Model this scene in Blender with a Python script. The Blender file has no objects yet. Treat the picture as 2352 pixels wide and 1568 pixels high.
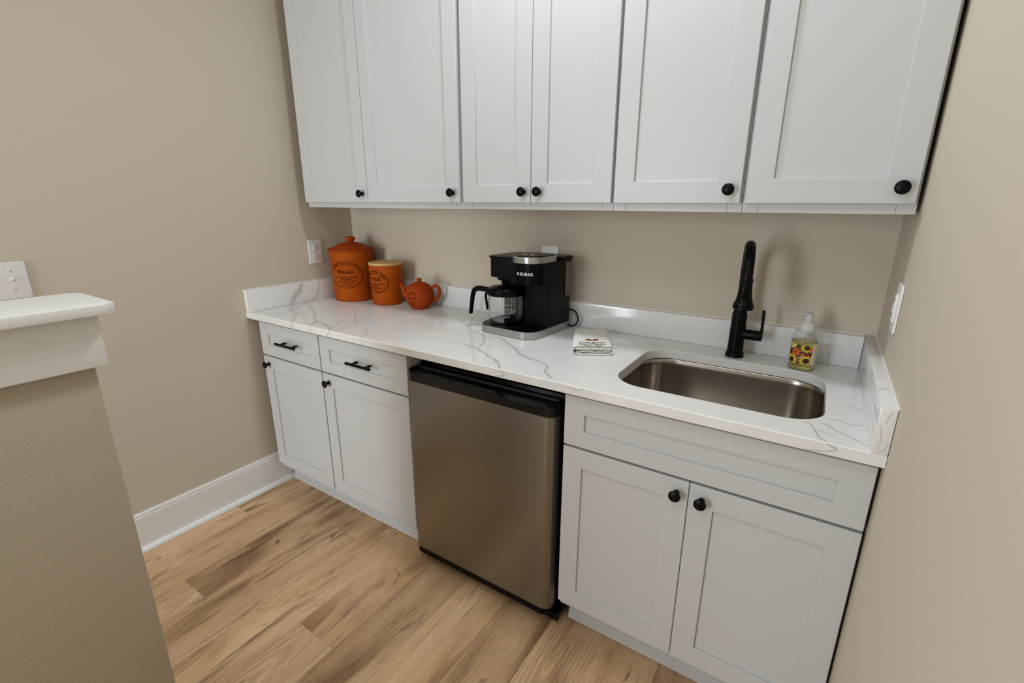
import bpy, bmesh, math, random
from mathutils import Vector, Matrix, noise
random.seed(7)
scene = bpy.context.scene
C = scene.collection
W = 2.3806          # room width between left and right wall
CT = 0.914          # worktop height
PI = math.pi

# ------------------------------------------------------------------ camera
def make_camera():
    yaw, pitch, roll = 0.5764, -0.2828, 0.0034
    cy, sy, cp, sp = math.cos(yaw), math.sin(yaw), math.cos(pitch), math.sin(pitch)
    f = Vector((-sy*cp, cy*cp, sp)); r = Vector((cy, sy, 0)); u = r.cross(f)
    r2 = r*math.cos(roll) + u*math.sin(roll); u2 = -r*math.sin(roll) + u*math.cos(roll)
    cam = bpy.data.cameras.new('camera'); o = bpy.data.objects.new('camera', cam); C.objects.link(o)
    m = Matrix((r2, u2, -f)).transposed().to_4x4(); m.translation = Vector((2.2102, -1.7762, 1.4018))
    o.matrix_world = m
    cam.sensor_fit = 'HORIZONTAL'; cam.sensor_width = 36.0; cam.lens = 1091.93*36.0/2352.0
    cam.clip_start = 0.02; cam.clip_end = 50
    scene.camera = o
make_camera()

# ------------------------------------------------------------------ light
world = bpy.data.worlds.new('world'); scene.world = world; world.use_nodes = True
world.node_tree.nodes['Background'].inputs[0].default_value = (0.75, 0.8, 0.9, 1)
world.node_tree.nodes['Background'].inputs[1].default_value = 0.3
def area(name, loc, target, size, size_y, power, col):
    l = bpy.data.lights.new(name, 'AREA'); l.shape = 'RECTANGLE'; l.size = size; l.size_y = size_y
    l.energy = power; l.color = col
    o = bpy.data.objects.new(name, l); C.objects.link(o); o.location = loc
    d = Vector(target) - Vector(loc); o.rotation_euler = d.to_track_quat('-Z', 'Y').to_euler()
    return o
area('window_light', (0.50, -3.95, 1.20), (1.0, 0.0, 1.00), 0.80, 1.7, 65, (0.88, 0.94, 1.0))
area('ceiling_lamp_light', (1.50, -0.59, 2.70), (1.50, -0.59, 0), 0.20, 0.20, 15, (0.90, 0.95, 1.0))
area('room_lamp_light', (1.65, -1.90, 2.70), (1.65, -1.90, 0), 0.5, 0.5, 9, (0.88, 0.94, 1.0))
scene.view_settings.view_transform = 'Standard'; scene.view_settings.look = 'None'
scene.view_settings.gamma = 1.0; scene.view_settings.use_curve_mapping = False
scene.view_settings.exposure = -0.27

# ------------------------------------------------------------------ materials
def srgb(r, g, b):
    f = lambda c: (c/255/12.92) if c/255 <= 0.04045 else ((c/255+0.055)/1.055)**2.4
    return (f(r), f(g), f(b), 1)
def mat(name, col, rough=0.5, metal=0.0, spec=0.5, **kw):
    m = bpy.data.materials.new(name); m.use_nodes = True
    b = m.node_tree.nodes['Principled BSDF']
    b.inputs['Base Color'].default_value = col; b.inputs['Roughness'].default_value = rough
    b.inputs['Metallic'].default_value = metal; b.inputs['Specular IOR Level'].default_value = spec
    for k, v in kw.items(): b.inputs[k].default_value = v
    return m
def nodes(m): return m.node_tree.nodes, m.node_tree.links, m.node_tree.nodes['Principled BSDF']
def noise_bump(m, scale, strength, dist, detail=3.0, coord='Object'):
    n, l, b = nodes(m)
    t = n.new('ShaderNodeTexCoord'); x = n.new('ShaderNodeTexNoise'); x.inputs['Scale'].default_value = scale
    x.inputs['Detail'].default_value = detail
    k = n.new('ShaderNodeBump'); k.inputs['Strength'].default_value = strength; k.inputs['Distance'].default_value = dist
    l.new(t.outputs[coord], x.inputs['Vector']); l.new(x.outputs['Fac'], k.inputs['Height']); l.new(k.outputs['Normal'], b.inputs['Normal'])
def noise_color(m, c1, c2, scale, lo=0.35, hi=0.65, detail=4.0, vec=(1, 1, 1)):
    n, l, b = nodes(m)
    t = n.new('ShaderNodeTexCoord'); mp = n.new('ShaderNodeMapping'); mp.inputs['Scale'].default_value = vec
    x = n.new('ShaderNodeTexNoise'); x.inputs['Scale'].default_value = scale; x.inputs['Detail'].default_value = detail
    r = n.new('ShaderNodeValToRGB'); r.color_ramp.elements[0].position = lo; r.color_ramp.elements[0].color = c1
    r.color_ramp.elements[1].position = hi; r.color_ramp.elements[1].color = c2
    l.new(t.outputs['Object'], mp.inputs['Vector']); l.new(mp.outputs['Vector'], x.inputs['Vector'])
    l.new(x.outputs['Fac'], r.inputs['Fac']); l.new(r.outputs['Color'], b.inputs['Base Color'])
M = {}
M['wall'] = mat('wall_paint', srgb(200, 190, 173), 0.75, spec=0.25); noise_bump(M['wall'], 260, 0.10, 0.002)
def textured_wall():
    m = mat('textured_wall_paint', srgb(180, 170, 152), 0.6, spec=0.3); n, l, b = nodes(m)
    t = n.new('ShaderNodeTexCoord'); v = n.new('ShaderNodeTexNoise'); v.inputs['Scale'].default_value = 150; v.inputs['Detail'].default_value = 2
    r = n.new('ShaderNodeValToRGB'); r.color_ramp.elements[0].position = 0.56; r.color_ramp.elements[1].position = 0.66
    k = n.new('ShaderNodeBump'); k.inputs['Strength'].default_value = 0.26; k.inputs['Distance'].default_value = 0.002
    l.new(t.outputs['Object'], v.inputs['Vector']); l.new(v.outputs['Fac'], r.inputs['Fac']); l.new(r.outputs['Color'], k.inputs['Height'])
    l.new(k.outputs['Normal'], b.inputs['Normal']); return m
M['wall_tex'] = textured_wall()
M['ceiling'] = mat('ceiling_paint', srgb(232, 230, 226), 0.8, spec=0.2); noise_bump(M['ceiling'], 200, 0.1, 0.002)
M['trim'] = mat('trim_paint', srgb(230, 231, 230), 0.35, spec=0.4); noise_bump(M['trim'], 40, 0.02, 0.001)
M['cab'] = mat('white_cabinet_paint', srgb(197, 198, 199), 0.38, spec=0.4); noise_bump(M['cab'], 60, 0.015, 0.001)
M['cab_in'] = mat('cabinet_carcass', srgb(208, 207, 203), 0.6); noise_bump(M['cab_in'], 60, 0.02, 0.001)
M['black'] = mat('matte_black_metal', srgb(4, 4, 5), 0.36, 0.0, 0.14); noise_bump(M['black'], 300, 0.03, 0.0005)
M['bplastic'] = mat('black_plastic', srgb(3, 3, 4), 0.30, 0, 0.11); noise_bump(M['bplastic'], 500, 0.02, 0.0003)
M['bsatin'] = mat('satin_black_plastic', srgb(6, 7, 9), 0.42, 0, 0.14); noise_bump(M['bsatin'], 500, 0.03, 0.0003)
M['bgloss'] = mat('glossy_black_plastic', srgb(4, 4, 5), 0.28, 0, 0.35); noise_bump(M['bgloss'], 500, 0.01, 0.0003)
M['rubber'] = mat('black_rubber', srgb(12, 12, 12), 0.7); noise_bump(M['rubber'], 300, 0.05, 0.0005)
M['silver'] = mat('silver_plastic', srgb(175, 175, 173), 0.32, 0.85); noise_bump(M['silver'], 300, 0.02, 0.0003)
M['plate'] = mat('white_wall_plate', srgb(232, 231, 230), 0.3); noise_bump(M['plate'], 80, 0.01, 0.0005)
M['slot'] = mat('dark_slot', srgb(40, 36, 33), 0.6); noise_bump(M['slot'], 80, 0.01, 0.0005)
M['screw'] = mat('white_screw', srgb(205, 204, 202), 0.3, 0.2); noise_bump(M['screw'], 80, 0.01, 0.0005)
M['terra'] = mat('terracotta', srgb(190, 90, 35), 0.6, spec=0.12); noise_color(M['terra'], srgb(158, 68, 4), srgb(174, 80, 8), 14); 
M['terra_lid'] = mat('terracotta_lid', srgb(172, 74, 34), 0.6, spec=0.12); noise_color(M['terra_lid'], srgb(150, 56, 10), srgb(166, 68, 14), 16)
M['print'] = mat('dark_print', srgb(74, 26, 12), 0.8, spec=0.03); noise_color(M['print'], srgb(36, 9, 3), srgb(52, 14, 6), 90)
M['beech'] = mat('beech_wood', srgb(205, 165, 105), 0.5); noise_color(M['beech'], srgb(190, 148, 88), srgb(215, 178, 118), 12, vec=(3, 30, 30))
M['white_print'] = mat('white_print', srgb(225, 225, 225), 0.5); noise_color(M['white_print'], srgb(220, 220, 220), srgb(230, 230, 230), 90)
M['caulk'] = mat('caulk', srgb(232, 231, 228), 0.5); noise_bump(M['caulk'], 200, 0.05, 0.0005)
def quartz():
    m = mat('white_quartz', srgb(226, 224, 222), 0.12, spec=0.5); n, l, b = nodes(m)
    noise_color(m, srgb(224, 224, 223), srgb(232, 232, 231), 5, 0.3, 0.7)
    return m
M['quartz'] = quartz()
def vein_mat():
    m = mat('quartz_vein', srgb(170, 160, 150), 0.12, spec=0.5); n, l, b = nodes(m)
    a = n.new('ShaderNodeAttribute'); a.attribute_name = 'vein'
    t = n.new('ShaderNodeTexCoord'); x = n.new('ShaderNodeTexNoise'); x.inputs['Scale'].default_value = 90; x.inputs['Detail'].default_value = 4
    mu = n.new('ShaderNodeMath'); mu.operation = 'MULTIPLY_ADD'; mu.inputs[1].default_value = 0.6; mu.inputs[2].default_value = 0.22
    m2 = n.new('ShaderNodeMath'); m2.operation = 'MULTIPLY'; m2.use_clamp = True
    mx = n.new('ShaderNodeMix'); mx.data_type = 'RGBA'
    mx.inputs[6].default_value = srgb(228, 228, 227); mx.inputs[7].default_value = srgb(146, 137, 128)
    l.new(t.outputs['Object'], x.inputs['Vector']); l.new(x.outputs['Fac'], mu.inputs[0])
    l.new(mu.outputs[0], m2.inputs[0]); l.new(a.outputs['Fac'], m2.inputs[1])
    m3 = n.new('ShaderNodeMath'); m3.operation = 'MULTIPLY'; m3.inputs[1].default_value = 1.7; m3.use_clamp = True
    l.new(m2.outputs[0], m3.inputs[0]); l.new(m3.outputs[0], mx.inputs[0]); l.new(mx.outputs[2], b.inputs['Base Color'])
    return m
M['vein'] = vein_mat()
def steel(name, col, rough, axis):
    m = mat(name, col, rough, 1.0); n, l, b = nodes(m)
    t = n.new('ShaderNodeTexCoord'); mp = n.new('ShaderNodeMapping'); mp.inputs['Scale'].default_value = axis
    x = n.new('ShaderNodeTexNoise'); x.inputs['Scale'].default_value = 1.0; x.inputs['Detail'].default_value = 5
    k = n.new('ShaderNodeBump'); k.inputs['Strength'].default_value = 0.005; k.inputs['Distance'].default_value = 0.0004
    r = n.new('ShaderNodeMapRange'); r.inputs['To Min'].default_value = rough*0.96; r.inputs['To Max'].default_value = rough*1.06
    l.new(t.outputs['Object'], mp.inputs['Vector']); l.new(mp.outputs['Vector'], x.inputs['Vector'])
    l.new(x.outputs['Fac'], k.inputs['Height']); l.new(k.outputs['Normal'], b.inputs['Normal'])
    l.new(x.outputs['Fac'], r.inputs['Value']); l.new(r.outputs['Result'], b.inputs['Roughness'])
    return m
M['steel'] = steel('brushed_stainless', srgb(142, 139, 132), 0.30, (8, 8, 900))
M['sink'] = steel('sink_stainless', srgb(172, 165, 155), 0.24, (900, 12, 12))
M['glass'] = mat('clear_glass', (1, 1, 1, 1), 0.02, **{'Transmission Weight': 1.0, 'IOR': 1.45}); noise_bump(M['glass'], 20, 0.01, 0.0005)
M['tank'] = mat('smoked_tank', srgb(128, 116, 104), 0.2, **{'Transmission Weight': 0.25, 'IOR': 1.3}); noise_bump(M['tank'], 20, 0.01, 0.0005)
M['soap'] = mat('yellow_soap', srgb(252, 238, 150), 0.05, **{'Transmission Weight': 0.9, 'IOR': 1.33}); noise_bump(M['soap'], 20, 0.01, 0.0005)
M['bottle'] = mat('clear_plastic_bottle', (0.96, 0.96, 0.95, 1), 0.05, **{'Transmission Weight': 1.0, 'IOR': 1.2}); noise_bump(M['bottle'], 20, 0.01, 0.0005)
M['pump'] = mat('translucent_pump', srgb(232, 230, 226), 0.3, **{'Transmission Weight': 0.35, 'IOR': 1.3}); noise_bump(M['pump'], 60, 0.02, 0.0005)
def flat(name, c, k=0.08):
    m = mat(name, srgb(*c), 0.5); d = [max(0, int(v*(1-k))) for v in c]; e = [min(255, int(v*(1+k))) for v in c]
    noise_color(m, srgb(*d), srgb(*e), 120); return m
M['lab_dark'] = flat('label_maroon', (62, 18, 14)); M['lab_yel'] = flat('petal_yellow', (240, 205, 40)); M['lab_pale'] = flat('petal_pale', (242, 226, 120))
M['lab_brown'] = flat('seed_brown', (70, 22, 12)); M['lab_or'] = flat('pumpkin_orange', (226, 118, 30)); M['lab_red'] = flat('berry_red', (160, 26, 20)); M['lab_white'] = flat('label_white', (225, 220, 212))
M['lab_tan'] = flat('leaf_tan', (214, 160, 110))
M['thread_black'] = flat('black_thread', (32, 30, 34)); M['thread_brown'] = flat('brown_thread', (140, 84, 22)); M['thread_green'] = flat('green_thread', (96, 140, 62)); M['thread_blue'] = flat('lilac_thread', (160, 160, 190))
M['towel'] = mat('white_cotton', srgb(238, 237, 235), 0.9, spec=0.1); noise_bump(M['towel'], 700, 0.35, 0.0008)
M['hem'] = mat('cream_hem', srgb(226, 216, 198), 0.9, spec=0.1); noise_bump(M['hem'], 700, 0.35, 0.0008)

def plank_mat():
    m = mat('vinyl_oak_plank', srgb(170, 135, 98), 0.42, spec=0.35); n, l, b = nodes(m)
    N = lambda t: n.new(t)
    t = N('ShaderNodeTexCoord'); oi = N('ShaderNodeObjectInfo')
    add = N('ShaderNodeVectorMath'); add.operation = 'MULTIPLY_ADD'
    cmb = N('ShaderNodeCombineXYZ'); 
    for i, k in enumerate((37.0, 91.0, 13.0)):
        q = N('ShaderNodeMath'); q.operation = 'MULTIPLY'; q.inputs[1].default_value = k; l.new(oi.outputs['Random'], q.inputs[0]); l.new(q.outputs[0], cmb.inputs[i])
    add.inputs[1].default_value = (1, 1, 1); l.new(t.outputs['Object'], add.inputs[0]); l.new(cmb.outputs[0], add.inputs[2])
    P = add.outputs[0]
    def mapped(s):
        mp = N('ShaderNodeMapping'); mp.inputs['Scale'].default_value = s; l.new(P, mp.inputs['Vector']); return mp.outputs[0]
    def nz(v, scale, detail=4.0, dist=0.0, rough=0.55):
        x = N('ShaderNodeTexNoise'); x.inputs['Scale'].default_value = scale; x.inputs['Detail'].default_value = detail
        x.inputs['Distortion'].default_value = dist; x.inputs['Roughness'].default_value = rough; l.new(v, x.inputs['Vector']); return x.outputs['Fac']
    def ramp(f, *st):
        r = N('ShaderNodeValToRGB'); e = r.color_ramp.elements
        e[0].position, e[0].color = st[0]; e[1].position, e[1].color = st[-1]
        for p, c in st[1:-1]:
            q = e.new(p); q.color = c
        l.new(f, r.inputs['Fac']); return r.outputs['Color']
    def mix(f, a, c, mode='MIX'):
        x = N('ShaderNodeMix'); x.data_type = 'RGBA'; x.blend_type = mode
        if isinstance(f, float): x.inputs[0].default_value = f
        else: l.new(f, x.inputs[0])
        for s, v in ((6, a), (7, c)):
            if isinstance(v, tuple): x.inputs[s].default_value = v
            else: l.new(v, x.inputs[s])
        return x.outputs[2]
    g = lambda v: (v, v, v, 1)
    base = ramp(nz(mapped((5.0, 0.9, 1)), 1.6, 5, 0.6), (0.31, srgb(134, 103, 71)), (0.45, srgb(184, 151, 113)), (0.60, srgb(199, 167, 130)), (0.8, srgb(212, 186, 152)))
    # growth rings: long nested ovals centred somewhere on each plank (cathedral grain)
    def rnd(k):
        q = N('ShaderNodeMath'); q.operation = 'MULTIPLY'; q.inputs[1].default_value = k; l.new(oi.outputs['Random'], q.inputs[0])
        f = N('ShaderNodeMath'); f.operation = 'FRACT'; l.new(q.outputs[0], f.inputs[0]); return f.outputs[0]
    def rng(v, lo, hi):
        q = N('ShaderNodeMapRange'); q.inputs['To Min'].default_value = lo; q.inputs['To Max'].default_value = hi; l.new(v, q.inputs['Value']); return q.outputs[0]
    cc = N('ShaderNodeCombineXYZ'); l.new(rng(rnd(17.3), -0.13, -0.05), cc.inputs[0]); l.new(rng(rnd(7.7), -1.1, -0.1), cc.inputs[1])
    off = N('ShaderNodeVectorMath'); off.operation = 'ADD'; l.new(t.outputs['Object'], off.inputs[0]); l.new(cc.outputs[0], off.inputs[1])
    ms = N('ShaderNodeVectorMath'); ms.operation = 'MULTIPLY'; ms.inputs[1].default_value = (1, 0.10, 0); l.new(off.outputs[0], ms.inputs[0])
    wv = N('ShaderNodeTexWave'); wv.wave_type = 'RINGS'; wv.rings_direction = 'Z'; wv.inputs['Scale'].default_value = 24
    wv.inputs['Distortion'].default_value = 4.2; wv.inputs['Detail'].default_value = 2.0; wv.inputs['Detail Scale'].default_value = 0.5
    l.new(ms.outputs[0], wv.inputs['Vector'])
    ring = ramp(wv.outputs['Fac'], (0.0, g(0.86)), (0.5, g(1.0)), (0.84, g(1.01)), (1.0, g(1.20)))
    msk = ramp(nz(mapped((5, 1.1, 1)), 1.1, 3), (0.46, g(0)), (0.58, g(1)))
    base = mix(msk, base, mix(1.0, base, ring, 'MULTIPLY'))
    fine = ramp(nz(mapped((330, 16, 1)), 1.0, 4, 0.3, 0.65), (0.25, g(0.72)), (0.5, g(1.0)), (0.78, g(1.14)))
    base = mix(0.85, base, mix(1.0, base, fine, 'MULTIPLY'))
    # saw marks across the grain
    saw = ramp(nz(mapped((9, 210, 1)), 1.0, 2, 0.5), (0.52, g(1.0)), (0.68, g(1.16)))
    sm = ramp(nz(mapped((4, 2.5, 1)), 1.3, 2), (0.48, g(0)), (0.62, g(1)))
    base = mix(sm, base, mix(1.0, base, saw, 'MULTIPLY'))
    # dark mineral streaks and small knots
    st = ramp(nz(mapped((15, 1.9, 1)), 1.0, 5, 1.2, 0.6), (0.57, g(0)), (0.70, g(0.82)))
    base = mix(st, base, srgb(96, 70, 48))
    kn = ramp(nz(mapped((16, 6.5, 1)), 1.0, 3, 0.8), (0.68, g(0)), (0.76, g(0.8)))
    base = mix(kn, base, srgb(78, 54, 38))
    tone = N('ShaderNodeMapRange'); tone.inputs['To Min'].default_value = 0.90; tone.inputs['To Max'].default_value = 1.20
    l.new(oi.outputs['Random'], tone.inputs['Value'])
    tc = N('ShaderNodeCombineColor'); [l.new(tone.outputs[0], tc.inputs[i]) for i in range(3)]
    base = mix(1.0, base, tc.outputs[0], 'MULTIPLY')
    l.new(base, b.inputs['Base Color'])
    bp = N('ShaderNodeBump'); bp.inputs['Strength'].default_value = 0.12; bp.inputs['Distance'].default_value = 0.001
    l.new(nz(mapped((150, 8, 1)), 1.0, 3), bp.inputs['Height']); l.new(bp.outputs[0], b.inputs['Normal'])
    return m
M['plank'] = plank_mat()
M['subfloor'] = mat('subfloor', srgb(70, 52, 36), 0.8); noise_bump(M['subfloor'], 50, 0.1, 0.001)

# ------------------------------------------------------------------ geometry helpers
def root_loc(p):
    while p is not None and p.parent is not None: p = p.parent
    return p.location.copy() if p is not None else Vector()
def emit(name, bm, m, parent=None, world=True, smooth=True, ang=0.6):
    if world and parent is not None: bmesh.ops.translate(bm, verts=bm.verts, vec=-root_loc(parent))
    bmesh.ops.recalc_face_normals(bm, faces=bm.faces)
    if smooth:
        for f in bm.faces: f.smooth = True
        for e in bm.edges:
            if len(e.link_faces) == 2 and e.calc_face_angle(0) > ang: e.smooth = False
    me = bpy.data.meshes.new(name); bm.to_mesh(me); bm.free(); me.materials.append(M[m])
    o = bpy.data.objects.new(name, me); C.objects.link(o)
    if parent is not None: o.parent = parent
    return o
def thing(name, label, cat, loc, rz=0, group=None):
    o = bpy.data.objects.new(name, None); C.objects.link(o); o.location = loc; o.rotation_euler = (0, 0, rz)
    o.empty_display_size = 0.05
    o['label'] = label; o['category'] = cat
    if group: o['group'] = group
    return o
def tag(o, label, cat, group=None):
    o['label'] = label; o['category'] = cat
    if group: o['group'] = group
    return o
def struct(o): o['kind'] = 'structure'; return o
def join(dst, src):
    me = bpy.data.meshes.new('tmp'); src.to_mesh(me); src.free(); dst.from_mesh(me); bpy.data.meshes.remove(me)
def box(x0, x1, y0, y1, z0, z1, bev=0.0, seg=2, bm=None):
    b = bmesh.new(); bmesh.ops.create_cube(b, size=1.0)
    for v in b.verts: v.co = Vector((x0+(x1-x0)*(v.co.x+.5), y0+(y1-y0)*(v.co.y+.5), z0+(z1-z0)*(v.co.z+.5)))
    if bev > 0: bmesh.ops.bevel(b, geom=list(b.edges), offset=bev, segments=seg, affect='EDGES', profile=0.5)
    if bm is None: return b
    join(bm, b); return bm
def prism(poly, lo, hi, axis='z', bev=0.0, seg=2, sides_only=False):
    """polygon (2D list) extruded from lo to hi along an axis; poly coords are the other two axes in xyz order"""
    b = bmesh.new()
    def pt(p, h): return {'z': (p[0], p[1], h), 'y': (p[0], h, p[1]), 'x': (h, p[0], p[1])}[axis]
    lo_v = [b.verts.new(pt(p, lo)) for p in poly]; hi_v = [b.verts.new(pt(p, hi)) for p in poly]
    n = len(poly)
    f0 = b.faces.new(lo_v[::-1]); f1 = b.faces.new(hi_v)
    for i in range(n): b.faces.new((lo_v[i], lo_v[(i+1) % n], hi_v[(i+1) % n], hi_v[i]))
    if bev > 0:
        es = list(f1.edges) + list(f0.edges)
        bmesh.ops.bevel(b, geom=es, offset=bev, segments=seg, affect='EDGES', profile=0.5)
    return b
def rrect(x0, x1, y0, y1, r, n=8):
    rs = r if isinstance(r, (tuple, list)) else (r,)*4   # order: (x1,y1),(x0,y1),(x0,y0),(x1,y0)
    out = []
    for k, (cx, cy, a0) in enumerate(((x1, y1, 0), (x0, y1, 90), (x0, y0, 180), (x1, y0, 270))):
        q = rs[k]; sx = -1 if cx == x1 else 1; sy = -1 if cy == y1 else 1
        for i in range(n+1):
            a = math.radians(a0 + 90*i/n)
            out.append((cx + sx*q + q*math.cos(a), cy + sy*q + q*math.sin(a)))
    return out
def lathe(prof, cx=0, cy=0, cz=0, n=40, bm=None):
    b = bm or bmesh.new(); rings = []
    for r, z in prof:
        if r < 1e-5: rings.append([b.verts.new((cx, cy, cz+z))])
        else: rings.append([b.verts.new((cx+r*math.cos(2*PI*i/n), cy+r*math.sin(2*PI*i/n), cz+z)) for i in range(n)])
    for a, c in zip(rings, rings[1:]):
        for i in range(n):
            j = (i+1) % n
            if len(a) == 1 and len(c) == 1: continue
            if len(a) == 1: b.faces.new((a[0], c[i], c[j]))
            elif len(c) == 1: b.faces.new((a[i], a[j], c[0]))
            else: b.faces.new((a[i], a[j], c[j], c[i]))
    return b
def lathe_y(prof, x, y, z, n=24, direction=-1):
    """profile (r, depth) revolved about an axis along y, growing towards -y"""
    b = lathe(prof, n=n)
    for v in b.verts: v.co = Vector((x+v.co.x, y+direction*v.co.z, z+v.co.y))
    return b
def tube(pts, r, n=12, bm=None, flat=1.0, cap=True):
    b = bm or bmesh.new(); pts = [Vector(p) for p in pts]; rings = []
    up = None
    for i, p in enumerate(pts):
        t = (pts[min(i+1, len(pts)-1)] - pts[max(i-1, 0)]).normalized()
        if up is None:
            up = Vector((0, 0, 1)) if abs(t.z) < 0.9 else Vector((1, 0, 0))
        s = t.cross(up).normalized(); up = s.cross(t).normalized()
        rr = r[i] if isinstance(r, (list, tuple)) else r
        rings.append([b.verts.new(p + s*rr*math.cos(2*PI*k/n) + up*rr*flat*math.sin(2*PI*k/n)) for k in range(n)])
    for a, c in zip(rings, rings[1:]):
        for k in range(n): b.faces.new((a[k], a[(k+1) % n], c[(k+1) % n], c[k]))
    if cap: b.faces.new(rings[0][::-1]); b.faces.new(rings[-1])
    return b
def loft(rings, cap0=True, cap1=True):
    b = bmesh.new(); vs = [[b.verts.new(p) for p in r] for r in rings]; n = len(vs[0])
    for a, c in zip(vs, vs[1:]):
        for k in range(n): b.faces.new((a[k], a[(k+1) % n], c[(k+1) % n], c[k]))
    if cap0: b.faces.new(vs[0][::-1])
    if cap1: b.faces.new(vs[-1])
    return b
def bez(p0, p1, p2, p3, n=12):
    p0, p1, p2, p3 = map(Vector, (p0, p1, p2, p3))
    return [p0*(1-t)**3 + p1*3*t*(1-t)**2 + p2*3*t*t*(1-t) + p3*t**3 for t in [i/n for i in range(n+1)]]

# lettering: glyphs of the built-in font as flat meshes
_gl = {}
def prepare_glyphs(chars):
    objs = []
    for ch in chars:
        cu = bpy.data.curves.new('g', 'FONT'); cu.body = ch; cu.size = 1.0; cu.resolution_u = 3; cu.offset = 0.026
        o = bpy.data.objects.new('g', cu); C.objects.link(o); objs.append((ch, o))
    bpy.context.view_layer.update(); dg = bpy.context.evaluated_depsgraph_get()
    for ch, o in objs:
        me = bpy.data.meshes.new_from_object(o.evaluated_get(dg))
        vs = [(v.co.x, v.co.y) for v in me.vertices]; fs = [tuple(p.vertices) for p in me.polygons]
        x0 = min((v[0] for v in vs), default=0); x1 = max((v[0] for v in vs), default=0.3)
        _gl[ch] = ([(x-x0, y) for x, y in vs], fs, x1-x0)
        bpy.data.meshes.remove(me)
    for ch, o in objs:
        cu = o.data; bpy.data.objects.remove(o); bpy.data.curves.remove(cu)
def text_width(s, size, track=0.1):
    return sum((0.3 if c == ' ' else _gl[c][2] + track) for c in s)*size - track*size
def text_into(bm, s, size, place, track=0.1, sx=1.0, shear=0.0, width=None):
    """lay a centred line of text; place(x, y) -> 3D point"""
    if width: sx = width/text_width(s, size, track)
    x = -text_width(s, size, track)*sx/2
    for c in s:
        if c == ' ': x += 0.3*size*sx; continue
        vs, fs, w = _gl[c]
        nv = [bm.verts.new(place(x + (vx + shear*vy)*size*sx, vy*size)) for vx, vy in vs]
        for f in fs:
            try: bm.faces.new([nv[i] for i in f])
            except ValueError: pass
        x += (w + track)*size*sx
prepare_glyphs(sorted(set('KEURIGBREADCOOKIESTEA-POTORIGINALSUFFOLKCROCKANISTERHENRYWATSONPOTTERYLovegrowsbestinHomesLikethisForFoodStorageatHome&inKitchenMadebyWattisfieldSuffolkEngland,8642')))

# ------------------------------------------------------------------ the room
REAR = -4.2; CEIL = 2.74
def slab(name, a, m): return struct(emit(name, box(*a), m, smooth=False))
slab('wall_back', (-0.12, W+0.12, 0, 0.12, -0.02, CEIL), 'wall')
slab('wall_left', (-0.12, 0, REAR, 0, -0.02, CEIL), 'wall')
slab('wall_right', (W, W+0.12, REAR, 0, -0.02, CEIL), 'wall')
slab('wall_rear', (-0.12, W+0.12, REAR-0.12, REAR, -0.02, CEIL), 'wall')
slab('ceiling', (-0.12, W+0.12, REAR-0.12, 0.12, CEIL, CEIL+0.1), 'ceiling')
floor = slab('floor', (-0.12, W+0.12, REAR-0.12, 0.12, -0.03, -0.0045), 'subfloor')
# planks: 182 mm wide, running front to back, each a piece of its own
def plank_mesh(w, ln):
    b = bmesh.new(); g = 0.0001; c = 0.0004
    def ring(i, z): return [b.verts.new(p) for p in ((g+i, g+i, z), (w-g-i, g+i, z), (w-g-i, ln-g-i, z), (g+i, ln-g-i, z))]
    r0, r1, r2 = ring(0, -0.0045), ring(0, -0.0009), ring(c, 0)
    for a, d in ((r0, r1), (r1, r2)):
        for k in range(4): b.faces.new((a[k], a[(k+1) % 4], d[(k+1) % 4], d[k]))
    b.faces.new(r2)
    me = bpy.data.meshes.new('plank'); b.to_mesh(me); b.free(); me.materials.append(M['plank']); return me
PW, PL = 0.182, 1.22
ends = {-0.032: -0.842, 0.150: -1.55, 0.332: -1.20, 0.514: -0.678, 0.696: -1.72, 0.878: -1.075, 1.060: -0.31, 1.242: -1.42, 1.424: -0.47, 1.606: -1.16, 1.788: -0.80, 1.970: -1.50, 2.152: -1.02, 2.334: -0.6}
_pm = {}
for x, e in ends.items():
    x0 = max(x, 0.0); x1 = min(x+PW, W); y = e
    while y < 0: y += PL
    while y > REAR:
        lo, hi = max(y-PL, REAR), min(y, 0.0); y -= PL
        if hi-lo < 0.02: continue
        k = (round(x1-x0, 4), round(hi-lo, 4))
        if k not in _pm: _pm[k] = plank_mesh(*k)
        o = bpy.data.objects.new('plank', _pm[k]); C.objects.link(o); o.location = (x0, lo, 0); o.parent = floor

# baseboard on the left wall: board with eased cap and quarter-round shoe
bb = [(0.0005, 0.001), (0.0145, 0.001), (0.0145, 0.150), (0.0125, 0.153), (0.0125, 0.163), (0.0095, 0.168), (0.0005, 0.168)]
o = struct(emit('baseboard_left', prism([(x, z) for x, z in bb], REAR+0.01, -0.30, 'y'), 'trim', smooth=False))
sh = [(0.0147, 0.0008)] + [(0.0147+0.018*math.cos(a), 0.0008+0.020*math.sin(a)) for a in [i*PI/12 for i in range(7)]]
emit('shoe_moulding', prism(sh, REAR+0.01, -0.30, 'y'), 'trim', o)
# toe-kick boards with a stepped shoe below the base cabinets
def toe(name, x0, x1, y=-0.528):
    t = struct(emit(name, box(x0, x1, y, y+0.012, 0.001, 0.112), 'cab', smooth=False))
    pr = [(y-0.0002, 0.001), (y-0.0002, 0.040), (y-0.006, 0.037), (y-0.008, 0.028), (y-0.013, 0.024), (y-0.014, 0.001)]
    emit('shoe_moulding', prism(pr, x0, x1, 'x'), 'cab', t, smooth=False)
toe('trim_1', 0.034, 0.998); toe('trim_2', 1.648, W-0.006)

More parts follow.
